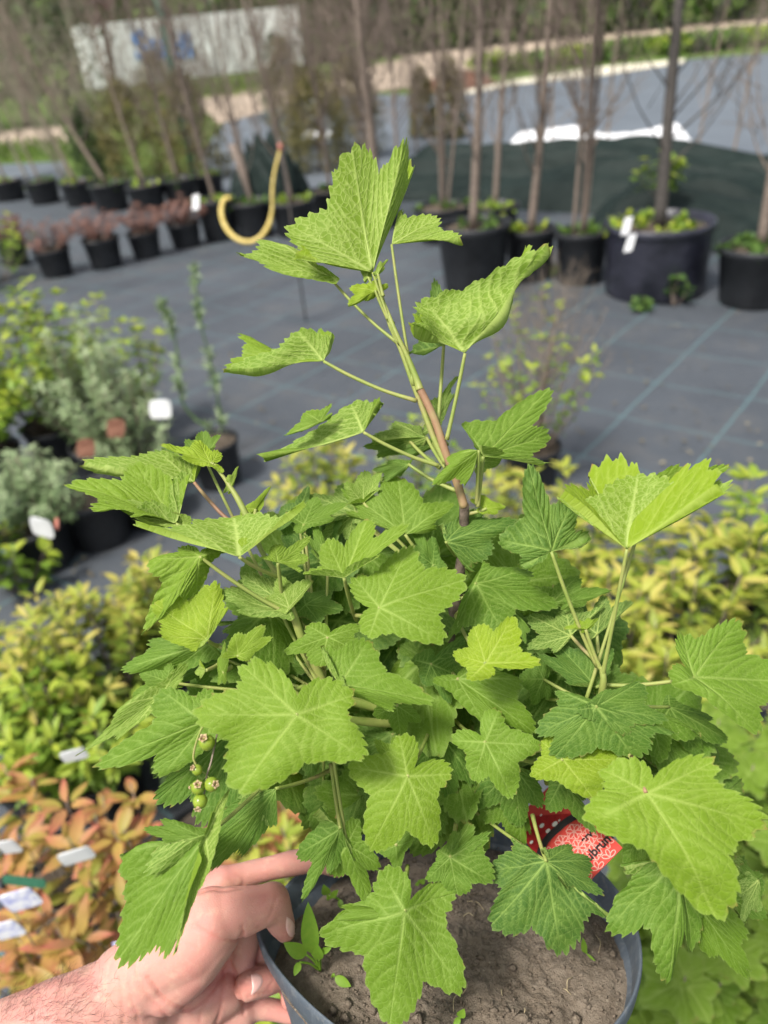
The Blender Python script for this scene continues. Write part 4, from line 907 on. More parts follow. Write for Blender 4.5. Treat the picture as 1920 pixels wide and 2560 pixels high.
for i in range(nr-1):
    for j in range(na): F.append((1+i*na+j, 1+(i+1)*na+j, 1+(i+1)*na+(j+1) % na, 1+i*na+(j+1) % na))
wob('soil', L2W(V), F, M_DSOIL, heldpot, PC)
mb = MB()
for i in range(1500):                                   # crumbs
    a = rg.uniform(0, 6.28); r = PR*.93*math.sqrt(rg.uniform(0, 1)); x, y = r*math.cos(a), r*math.sin(a); s = rg.uniform(.0005, .0013)*(1+2.0*(rg.uniform() > .95)); c = L2W([(x, y, soilz(x, y)+s*.3)])[0]
    q = [c+s*nrm(rg.normal(0, 1, 3))*0.2+s*np.array(d) for d in ((1, 0, 0), (-1, 0, 0), (0, 1, 0), (0, -1, 0), (0, 0, 1), (0, 0, -1))]
    q = [p+rg.normal(0, s*.25, 3) for p in q]
    mb.add(q, [(0, 2, 4), (2, 1, 4), (1, 3, 4), (3, 0, 4), (2, 0, 5), (1, 2, 5), (3, 1, 5), (0, 3, 5)])
o = mb.build('soil_crumbs', M_DSOIL, heldpot, PC); tag(o, kind='stuff')
mb = MB(); M_STRAW = mat_noise('dry_straw', (.30, .23, .13), (.55, .46, .30), 200, .8, .2, .001)
for i in range(16):
    a = rg.uniform(0, 6.28); r = PR*.85*math.sqrt(rg.uniform(0, 1)); x, y = r*math.cos(a), r*math.sin(a); d = rg.uniform(0, 6.28); L = rg.uniform(.003, .014)
    p = L2W([(x, y, soilz(x, y)+.001), (x+L*.5*math.cos(d), y+L*.5*math.sin(d), soilz(x, y)+.003), (x+L*math.cos(d+.3), y+L*math.sin(d+.3), soilz(x, y)+.0015)])
    mb.tube(p, [.0003, .00035, .0002], 4, 3)
o = mb.build('straw_bits', M_STRAW, heldpot, PC); tag(o, kind='stuff')
def soil_at(u, v, lift=0.0):                             # point of the soil surface seen at the photograph pixel
    r = ray(u, v); z = -.022+lift; tt = ((PC+pa*z)-cp).dot(pa)/r.dot(pa); return cp+r*tt

# seedlings: small weeds rooted by the rim
t = NT('seedling_leaf'); nn = t.noise(300, 3, .6, t.coord()); M_SEED = t.pbr(t.mix(nn, (.16, .34, .03), (.28, .44, .05)), .45, .4, transl=.35)
def seedling(root_uv, lv, label, lift=.004):
    b = soil_at(*root_uv, lift); root = empty('weed_seedling', b); tag(root, label, 'weed', 'weed seedlings in the pot')
    for (bu, tu, w_, dz0, dz1) in lv:
        d0 = (b-cp).dot(cf); p0 = P(*bu, d0+dz0); p1 = P(*tu, d0+dz1); L = np.linalg.norm(p1-p0)
        V, F, al = leaflet('x', w_/1.0, .25, .12, 7) if False else leaflet(None, w_, .3, .14, 8)
        R = frame(p1-p0, -cf+pa*.4, L); wob('leaf', V @ R.T + p0, F, M_SEED, root, b, attrs={'along': al})
        V, F = tube([b, (b+p0)/2+pa*.002, p0], [.0008, .0007, .0006], 5, 4); wob('stalk', V, F, M_SEED, root, b)
h_ = cx('H')
seedling(h_(500, 1150), [(h_(430, 1010), h_(395, 635), .30, -.004, -.016), (h_(385, 1020), h_(210, 935), .50, -.004, -.012), (h_(330, 1080), h_(285, 1190), .55, -.010, -.016), (h_(500, 1000), h_(585, 965), .42, -.006, -.01), (h_(490, 1060), h_(470, 950), .5, -.006, -.012)], 'largest green weed seedling in the pot, beside the thumb')
seedling(h_(600, 1200), [(h_(620, 1200), h_(752, 1285), .52, -.003, -.006)], 'single oval seedling leaf lying on the soil by the left rim')
seedling(h_(560, 560), [(h_(560, 520), h_(530, 455), .5, -.002, -.01), (h_(590, 540), h_(640, 490), .4, -.002, -.008), (h_(660, 560), h_(680, 640), .6, -.002, -.006)], 'small pale seedling under the left dark leaf')
j_ = cx('J')
seedling(j_(325, 1195), [(j_(330, 1185), j_(300, 1210), .7, -.002, -.004), (j_(325, 1180), j_(345, 1150), .7, -.002, -.005)], 'tiny seedling at the bottom edge of the soil')
seedling(j_(870, 900), [(j_(865, 900), j_(862, 845), .35, -.002, -.006), (j_(875, 905), j_(915, 940), .22, -.002, -.004)], 'small grassy seedling at the right side of the soil')
seedling(j_(150, 600), [(j_(150, 600), j_(135, 610), .8, -.002, -.004), (j_(158, 602), j_(175, 585), .8, -.002, -.004)], 'tiny seedling in the shade behind the petiole')

# plastic tag with berries and pattern
l_ = cx('L'); dl = .445
c0 = P(*l_(1365, 550), dl); c1 = P(*l_(830, 1090), dl-.006); e1 = nrm(c0-c1); up0 = P(*l_(700, 150), dl+.028)-c0; e2 = nrm(up0-e1*up0.dot(e1)); nz_ = np.cross(e1, e2)
if nz_.dot(cf) > 0: nz_ = -nz_
W_ = np.linalg.norm(c0-c1); Ht = .058
root = empty('plant_label', c1); tag(root, 'red printed plant label with pale pattern stuck in the held pot', 'plant label')
M_TAGR = mat_noise('red_label_print', (.62, .055, .045), (.70, .085, .065), 30, .35, .02, .0005, .5)
M_TAGP = NT('pale_label_print').pbr((.82, .42, .36), .35, .5)
M_TAGD = mat_noise('berry_photo_print', (.28, .012, .015), (.48, .03, .03), 220, .3, .02, .0005, .5)
M_TAGW = NT('white_print').pbr((.85, .78, .76), .35, .5)
M_TAGK = mat_noise('dark_band_print', (.03, .028, .030), (.05, .045, .045), 60, .3, .02, .0005, .5)
def TL(a, b, lift=0.0): return c1+e1*a+e2*b-cf*0+(-nz_*-1)*0+nz_*lift+nz_*(.05*(b-.02)**2*3)
V = []; nn_ = 16
for i in range(nn_+1):
    for a in (0, W_): V.append(TL(a, Ht*i/nn_))
for i in range(nn_+1):
    for a in (0, W_): V.append(TL(a, Ht*i/nn_, -.0006))
m2 = 2*(nn_+1); F = [(2*i, 2*i+1, 2*i+3, 2*i+2) for i in range(nn_)]+[(m2+2*i, m2+2*i+2, m2+2*i+3, m2+2*i+1) for i in range(nn_)]+[(0, m2, m2+1, 1), (2*nn_, 2*nn_+1, m2+2*nn_+1, m2+2*nn_)]+[(2*i, 2*i+2, m2+2*i+2, m2+2*i) for i in range(nn_)]+[(2*i+1, m2+2*i+1, m2+2*i+3, 2*i+3) for i in range(nn_)]
wob('label_card', V, F, M_TAGR, root, c1, smooth=False)
def inv(u, v):                                        # picture position on the card -> card coordinates
    r = ray(u, v); tt = (c1-cp).dot(nz_)/r.dot(nz_); q = cp+r*tt-c1; return q.dot(e1), q.dot(e2)
def strip2(pts, w_, lift, F=None, V=None):
    V = [] if V is None else V; F = [] if F is None else F; pts = np.array(pts)
    T = np.gradient(pts, axis=0); T /= np.linalg.norm(T, axis=1)[:, None]+1e-9; b = len(V)
    for p, tt in zip(pts, T):
        nrm2 = np.array([-tt[1], tt[0]])*w_/2
        for s in (1, -1): q = p+nrm2*s; V.append(TL(q[0], q[1], lift))
    for i in range(len(pts)-1): k = b+2*i; F.append((k, k+1, k+3, k+2))
    return V, F
arc = [inv(*l_(x, y)) for x, y in ((400, 700), (425, 600), (470, 500), (540, 410), (640, 320), (740, 240), (900, 150))]
arc3 = catmull(arc, 6)
V, F = strip2(arc3, .0042, .0007); wob('dark_band', V, F, M_TAGK, root, c1, smooth=False)
# photo panel beyond the band
V = []; F = []
far_ = [(p[0]-.012, p[1]+.012) for p in arc3]
cc = np.array([0.004, Ht*.93])
for p in arc3: q = np.array(p); V.append(TL(q[0], q[1], .0004)); qq = np.array([max(0.0005, min(W_-.0005, q[0]-.03)), min(Ht-.001, q[1]+.03)]); V.append(TL(qq[0], qq[1], .0004))
F = [(2*i, 2*i+1, 2*i+3, 2*i+2) for i in range(len(arc3)-1)]; wob('berry_picture', V, F, M_TAGD, root, c1, smooth=False)
V = []; F = []
for (x, y, r) in ((590, 280, 34), (510, 360, 28), (440, 300, 30), (320, 490, 22), (430, 180, 14), (640, 240, 14)):
    a, b = inv(*l_(x, y)); rr = r*.217/FPX*dl; k = len(V)
    for i in range(10): f = 2*math.pi*i/10; V.append(TL(a+rr*1.2*math.cos(f), b+rr*.8*math.sin(f), .0006))
    F.append(tuple(range(k, k+10)))
wob('berry_glints', V, F, M_TAGW, root, c1, smooth=False)
V = []; F = []
def petal(ca, cb, ang, L, w_):
    pts = []
    for i in range(13):
        f = math.pi*2*i/12; x = L*.5*(1-math.cos(f)); y = w_*math.sin(f)*abs(math.sin(f/2))**.5; pts.append((ca+x*math.cos(ang)-y*math.sin(ang), cb+x*math.sin(ang)+y*math.cos(ang)))
    if all(0 < p[0] < W_ and 0 < p[1] < Ht for p in pts): strip2(pts, .0005, .0004, F, V)
for gx in range(-1, 9):
    for gy in range(-1, 7):
        ca, cb = gx*.0096+(.0048 if gy % 2 else 0), gy*.0084+.001
        inside = cb < (arc3[:, 1].min() if False else np.interp(ca, np.sort(arc3[:, 0]), arc3[np.argsort(arc3[:, 0]), 1]))-.004
        if not inside: continue
        for k in range(6): petal(ca, cb, k*math.pi/3+.2, .0048, .0013)
        if 0 < ca < W_ and cb > 0:
            hexp = [(ca+.0049*math.cos(i*math.pi/3+.2), cb+.0049*math.sin(i*math.pi/3+.2)) for i in range(7)]
            if all(0 < p[0] < W_ and 0 < p[1] < Ht for p in hexp): strip2(hexp, .0004, .00045, F, V)
wob('petal_pattern', V, F, M_TAGP, root, c1, smooth=False)
M_INK = NT('black_ink').pbr((.02, .015, .015), .5, .3)
a, b = inv(*l_(985, 720)); text_mesh('lettering', 'Ribes rubrum', TL(a-.0215, b-.0002, .0011), e1, e2, .0076, M_INK, root, c1, .00005, .00022)
a, b = inv(*l_(905, 520)); text_mesh('lettering', 'erv', TL(a+.001, b-.0006, .0011), e1, e2, .0060, M_INK, root, c1, .00005, .00018)

# ================================================================== THE HAND AND FOREARM
tq = cx('T')
def TP(x, y, d): return P(*tq(x, y), d)
caps = []
def cap(p0, r0, p1, r1): caps.append((np.array(p0), r0, np.array(p1), r1))
px2m = .3617/FPX
def chain(pts):                                       # (x, y, depth, radius in crop pixels)
    for (a, b) in zip(pts[:-1], pts[1:]): cap(TP(*a[:3]), a[3]*px2m*a[2], TP(*b[:3]), b[3]*px2m*b[2])
# forearm and wrist
chain([(-1250, 1960, .425, 400), (-700, 1600, .43, 385), (-230, 1350, .437, 345), (60, 1195, .445, 300), (250, 1110, .452, 285)])
chain([(-700, 1750, .45, 330), (-230, 1500, .455, 330), (60, 1330, .462, 310), (330, 1230, .468, 250)])
# thenar mass and thumb: metacarpal, MCP, IP, tip
chain([(200, 1040, .446, 270), (420, 900, .440, 270), (620, 780, .436, 235), (770, 610, .436, 205)])
chain([(480, 1010, .440, 240), (640, 880, .437, 200), (760, 700, .437, 190)])
chain([(770, 600, .436, 190), (900, 560, .437, 158), (1010, 540, .438, 148), (1140, 500, .440, 132), (1185, 470, .441, 118)])
chain([(1185, 470, .441, 118), (1225, 570, .445, 100), (1258, 640, .448, 94), (1282, 690, .451, 76)])
# back of the hand to the index knuckle, index behind the pot
chain([(350, 900, .466, 230), (600, 620, .470, 200), (780, 430, .474, 130), (850, 340, .477, 122)])
chain([(850, 340, .477, 118), (990, 300, .481, 98), (1150, 262, .484, 92), (1300, 225, .488, 88), (1480, 190, .493, 84), (1650, 230, .499, 76)])
# palm below the thenar
chain([(420, 1230, .470, 250), (700, 1150, .474, 210), (850, 1090, .476, 170)])
chain([(500, 1400, .480, 260), (800, 1330, .482, 190), (960, 1250, .484, 130)])
chain([(600, 800, .478, 220), (900, 800, .482, 140)])
# index of the outer side: phalanx seen between thumb and pot
chain([(1040, 640, .474, 95), (1015, 760, .473, 92), (985, 890, .473, 80)])
chain([(1120, 700, .484, 80), (1140, 850, .482, 78), (1150, 930, .480, 70)])
# middle finger curled back towards the palm, tip to the left
chain([(1330, 930, .490, 105), (1230, 985, .480, 108), (1120, 1030, .470, 104), (1040, 1062, .463, 92), (1012, 1078, .462, 84)])
# ring finger tip pointing down, little finger
chain([(1380, 930, .492, 80), (1320, 1060, .482, 80), (1312, 1165, .478, 70)])
chain([(900, 1240, .484, 130), (1050, 1215, .486, 78), (1200, 1230, .488, 68), (1420, 1275, .490, 62), (1620, 1330, .494, 56)])
def capsule_mesh(p0, r0, p1, r1, n=20, m=7):
    ax = nrm(p1-p0); a = np.array([0, 0, 1.0]) if abs(ax[2]) < .9 else np.array([1.0, 0, 0]); X = nrm(np.cross(ax, a)); Y = np.cross(ax, X); V = []; rings = []
    for i in range(m+1): f = -math.pi/2+math.pi/2*i/m; rings.append((p0+ax*r0*math.sin(f), r0*math.cos(f)))
    for i in range(m+1): f = math.pi/2*i/m; rings.append((p1+ax*r1*math.sin(f), r1*math.cos(f)))
    for c, r in rings:
        for j in range(n): g_ = 2*math.pi*j/n; V.append(c+max(r, 1e-5)*(math.cos(g_)*X+math.sin(g_)*Y))
    F = [(i*n+j, i*n+(j+1) % n, (i+1)*n+(j+1) % n, (i+1)*n+j) for i in range(len(rings)-1) for j in range(n)]
    F += [tuple(range(n-1, -1, -1)), tuple(range((len(rings)-1)*n, len(rings)*n))]
    return V, F
mb = MB()
for c in caps: mb.add(*capsule_mesh(*c))
tmp = wob('tmp', mb.V, mb.F, None)
rm = tmp.modifiers.new('r', 'REMESH'); rm.mode = 'VOXEL'; rm.voxel_size = .0013; rm.use_smooth_shade = True
sm = tmp.modifiers.new('s', 'SMOOTH'); sm.factor = .6; sm.iterations = 7
dg = bpy.context.evaluated_depsgraph_get(); me = bpy.data.meshes.new_from_object(tmp.evaluated_get(dg)); bpy.data.objects.remove(tmp)
n = len(me.vertices); Vh = np.empty(n*3, np.float32); me.vertices.foreach_get('co', Vh); Vh = Vh.reshape(-1, 3).astype(float)
Nh = np.empty(n*3, np.float32); me.vertices.foreach_get('normal', Nh); Nh = Nh.reshape(-1, 3).astype(float)
rel = Vh-cp; dep = rel @ cf; U = (rel @ cr)/dep*FPX+960; Vv = 1280-(rel @ cu)/dep*FPX
TX = (U-250)/.3617; TY = (Vv-2080)/.3617; front = (Nh @ cf) < .35
disp = np.zeros(n); red = np.zeros(n)
def crease(pts, w_, dp, dmax=9):
    global disp, red
    pts = catmull([(a, b, 0) for a, b in pts], 6)[:, :2]; best = np.full(n, 1e9)
    for a, b in zip(pts[:-1], pts[1:]):
        d = b-a; u = np.clip(((TX-a[0])*d[0]+(TY-a[1])*d[1])/(d@d+1e-9), 0, 1); best = np.minimum(best, np.hypot(TX-a[0]-u*d[0], TY-a[1]-u*d[1]))
    k = np.exp(-(best/w_)**2)*front*(dep < dmax); disp -= k*dp; red += .45*np.exp(-(best/(w_*1.3))**2)*front*(dep < dmax)*min(1, dp/.0009)
crease([(640, 640), (720, 690), (810, 725), (900, 738), (960, 722), (985, 690)], 9, .0011, .46)
crease([(980, 650), (990, 695), (985, 720)], 8, .0010, .46)
crease([(560, 740), (640, 790), (730, 820)], 9, .0003, .46)
crease([(1080, 640), (1095, 655), (1110, 650)], 6, .0005, .46)
crease([(1150, 610), (1180, 570), (1205, 500), (1220, 440)], 9, .0004, .46)
crease([(690, 430), (760, 405), (860, 408), (980, 385)], 9, .0008)
crease([(930, 280), (985, 310), (995, 370)], 9, .0004)
crease([(230, 920), (250, 1010), (300, 1110), (380, 1210), (460, 1290)], 13, .0008)
crease([(120, 1000), (140, 1130), (160, 1330)], 12, .0006)
crease([(190, 1050), (220, 1180), (270, 1330)], 11, .0005)
crease([(330, 1010), (400, 1120), (500, 1200), (600, 1225), (690, 1180), (780, 1090), (850, 980), (900, 880)], 14, .0011)
crease([(360, 1060), (430, 1160), (540, 1235), (620, 1240)], 10, .0005)
crease([(860, 960), (850, 1100), (830, 1240), (800, 1327)], 13, .0010)
crease([(900, 900), (935, 960), (940, 1080), (985, 1180), (995, 1260)], 12, .0010)
crease([(740, 1160), (700, 1250), (690, 1320)], 10, .0006)
crease([(1130, 700), (1110, 800), (1085, 900)], 10, .0009)
crease([(1170, 930), (1200, 1020), (1160, 1090)], 9, .0003)
crease([(1020, 1140), (1100, 1120), (1180, 1105)], 8, .0006)
# fleshy redness of tips and knuckles
for (x, y, r_, k_) in ((1000, 1080, 75, .9), (1320, 1190, 90, .8), (1100, 480, 140, .35), (880, 640, 170, .3), (1300, 700, 60, .5), (700, 1000, 260, .22), (1180, 1010, 120, .4), (860, 300, 120, .3), (1220, 380, 60, .4)):
    red += k_*np.exp(-(((TX-x)/r_)**2+((TY-y)/r_)**2))
# tendons/wobble
rg = np.random.default_rng(3)
for i in range(14):
    k = rg.normal(0, 90, 3); disp += .00022*np.sin(Vh @ k+rg.uniform(0, 6))
Vh2 = Vh+Nh*disp[:, None]; Vh2 -= cp; origin_h = TP(300, 1100, .45); Vh2 = Vh2+cp-origin_h
me.vertices.foreach_set('co', Vh2.astype(np.float32).ravel()); at = me.attributes.new('red', 'FLOAT', 'POINT'); at.data.foreach_set('value', red.clip(0, 1.3).astype(np.float32)); me.update()
t = NT('skin'); v = t.coord(); n1 = t.noise(45, 4, .6, v); n2 = t.noise(420, 4, .65, v); n3 = t.noise(130, 4, .6, v)
vo = t.n('ShaderNodeTexVoronoi', feature='DISTANCE_TO_EDGE'); vo.inputs['Scale'].default_value = 750; t.l(v, vo.inputs['Vector'])
c = t.ramp(n1, [(.3, (.52, .295, .235)), (.6, (.54, .25, .21)), (.8, (.48, .19, .165))]); c = t.mix(t.math('MULTIPLY', t.math('SUBTRACT', n3, .52, True), 1.4, True), c, (.76, .50, .36))
c = t.mix(t.math('MULTIPLY', t.attr('red'), .55, True), c, (.58, .17, .13))
h = t.math('ADD', t.math('ADD', n2, t.math('MULTIPLY', n3, 1.6)), t.math('MULTIPLY', vo.outputs['Distance'], -1.2))
M_SKIN = t.pbr(c, t.math('ADD', .47, t.math('MULTIPLY', n2, .25)), .32, t.bump(h, .30, .0005), sss=.22)
me.materials.clear(); me.materials.append(M_SKIN); me.polygons.foreach_set('use_smooth', [True]*len(me.polygons))
hand = bpy.data.objects.new('person', me); COL.objects.link(hand); hand.location = origin_h
tag(hand, 'bare hairy forearm and hand gripping the rim of the held pot', 'person')
# nails
t = NT('nail'); M_NAIL = t.pbr(t.mix(t.noise(200, 2, .5, t.coord()), (.70, .38, .34), (.80, .52, .46)), .28, .5, sss=.1)
from mathutils.bvhtree import BVHTree
bvh = BVHTree.FromPolygons([Vector(x) for x in (Vh2+origin_h)], [tuple(p.vertices) for p in me.polygons])
def hit(x, y):
    r = ray(*tq(x, y)); h_ = bvh.ray_cast(Vector(cp), Vector(nrm(r))); return (np.array(h_[0]), np.array(h_[1])) if h_[0] is not None else (None, None)
def nail(name, outline, lift=.0005):
    pts = catmull([(a, b, 0) for a, b in outline+outline[:1]], 4)[:-1, :2]; c_ = pts.mean(0); V = []; F = []; k = len(pts); rings = 6
    for i in range(rings+1):
        f = i/rings
        for p in pts:
            q = c_+(p-c_)*f; hp_, hn = hit(*q)
            if hp_ is None: hp_, hn = hit(*c_); 
            V.append(hp_+hn*(lift*(1-.95*f**6)))
    for i in range(rings):
        for j in range(k): F.append((i*k+j, i*k+(j+1) % k, (i+1)*k+(j+1) % k, (i+1)*k+j))
    F.append(tuple(range(k)))
    wob(name, V, F, M_NAIL, hand, origin_h)
nail('fingernail', [(1042, 985), (1085, 980), (1120, 1005), (1122, 1045), (1095, 1090), (1045, 1130), (1052, 1075), (1048, 1030)])
nail('thumbnail', [(1290, 585), (1325, 610), (1350, 655), (1352, 705), (1330, 725), (1305, 715), (1285, 660)])
# arm hair
mb = MB(); rg = np.random.default_rng(12); M_HAIR = NT('arm_hair').pbr((.025, .014, .010), .5, .3)
def add_hair(hp_, hn, ax, L, r_=.00005):
    d = nrm(ax*rg.uniform(.4, 1)+hn*rg.uniform(.15, .5)+rg.normal(0, .38, 3)); p1 = hp_+d*L*.5; p2 = hp_+d*L+rg.normal(0, L*.22, 3)-hn*L*.15
    mb.tube([hp_-hn*.0003, p1, p2], [r_, r_*.9, r_*.4], 3, 3)
axd = nrm(TP(250, 1110, .452)-TP(-700, 1600, .43))
cnt = 0
while cnt < 1200:
    x = rg.uniform(-700, 180); y = rg.uniform(780, 1327); hp_, hn = hit(x, y)
    if hp_ is None: cnt += 1; continue
    if rg.uniform() > min(1, max(.05, (150-x)/450)): cnt += 1; continue
    add_hair(hp_, hn, axd, rg.uniform(.005, .012), .00005); cnt += 1
cnt = 0
nf = np.array([[*p.center] for p in list(me.polygons)[::37]]); nfn = np.array([[*p.normal] for p in list(me.polygons)[::37]])
edge_ = np.abs(nfn @ cf) < .35; tops = (nfn @ cu) > .5; pos = nf+origin_h; rl = pos-cp; uu = ((rl @ cr)/(rl @ cf)*FPX+960-250)/.3617
sel = np.where(edge_ & tops & (uu < 60))[0]
for i in rg.choice(sel, min(len(sel), 420), replace=True) if len(sel) else []:
    add_hair(pos[i]+rg.normal(0, .0007, 3), nfn[i], axd, rg.uniform(.004, .010), .00005)
o = mb.build('arm_hair', M_HAIR, hand, origin_h); tag(o, kind='stuff')

# ================================================================== THE CURRANT PLANT
base_pl = soil_at(1120, 2120)
plant = empty('currant_plant', base_pl); tag(plant, 'leafy green redcurrant plant with unripe green berries growing in the held pot', 'currant plant')
BO = base_pl
def W(x, y, d): return P(x*FS, y*FS, d)
def stem(name, pts, rad, mat, n_=10):
    Pts = [W(*p) if isinstance(p, tuple) else p for p in pts]; rr = np.array(rad)/1000.
    if len(rr) != len(Pts): rr = np.interp(np.linspace(0, 1, len(Pts)), np.linspace(0, 1, len(rr)), rr)
    V, F = tube(Pts, rr, n_, 8); return wob(name, V, F, mat, plant, BO)
stem('woody_stem', [base_pl-pa*.01, W(975, 1790, .455), W(950, 1640, .450), W(955, 1540, .442), W(965, 1420, .436), W(985, 1290, .430), W(1000, 1180, .422), W(1003, 1090, .412)], [5.2, 5, 4.6, 4.2, 3.6, 3.2, 2.8, 2.6], M_WOOD, 12)
stem('stem', [(1003, 1096, .412), (985, 1035, .410), (965, 985, .408), (938, 905, .406), (905, 835, .405)], [2.4, 2.3, 2.2, 2.1, 2.0], M_STEMRED)
stem('stem', [(907, 842, .405), (900, 820, .405), (880, 770, .404), (857, 722, .403), (840, 680, .404), (828, 650, .405), (820, 625, .406)], [2.25, 1.8, 1.35, 1.15, 1.0, .8, .6], M_STEM)
stem('stem', [(962, 1000, .409), (938, 948, .409), (912, 880, .408), (893, 832, .407), (868, 762, .406), (852, 725, .406), (838, 690, .406), (818, 610, .410)], [1.5, 1.6, 1.5, 1.3, 1.2, 1.1, 1.0, .9], M_STEM)
stem('stem', [W(955, 1540, .442), W(830, 1530, .430), W(720, 1500, .415), W(690, 1455, .408), W(655, 1385, .402), W(640, 1345, .399), W(628, 1310, .397), W(600, 1245, .397), W(565, 1190, .398), W(537, 1125, .399), W(515, 1080, .400), W(488, 1038, .401), W(462, 1003, .402)], [3.4, 3, 2.6, 2.3, 2.2, 2.2, 1.8, 1.5, 1.3, 1.7, 1.6, 1.0, .8], M_STEM)
stem('stem', [W(985, 1760, .455), W(1130, 1680, .435), W(1240, 1590, .412), W(1290, 1525, .399), W(1303, 1475, .392), W(1300, 1440, .391)], [3.0, 2.6, 2.2, 1.9, 1.8, 1.4], M_STEM)
stem('stem', [W(955, 1560, .443), W(800, 1560, .42), W(700, 1540, .405), W(640, 1500, .400), W(590, 1450, .396), W(520, 1420, .395), W(470, 1395, .394)], [3, 2.4, 2.0, 1.6, 1.3, 1.1, .9], M_STEM)
stem('stem', [W(960, 1700, .452), W(1080, 1640, .425), W(1210, 1610, .405), W(1320, 1600, .390), W(1365, 1640, .372), W(1395, 1712, .352)], [2.6, 2.2, 1.6, 1.2, 1.0, .9], M_STEM)

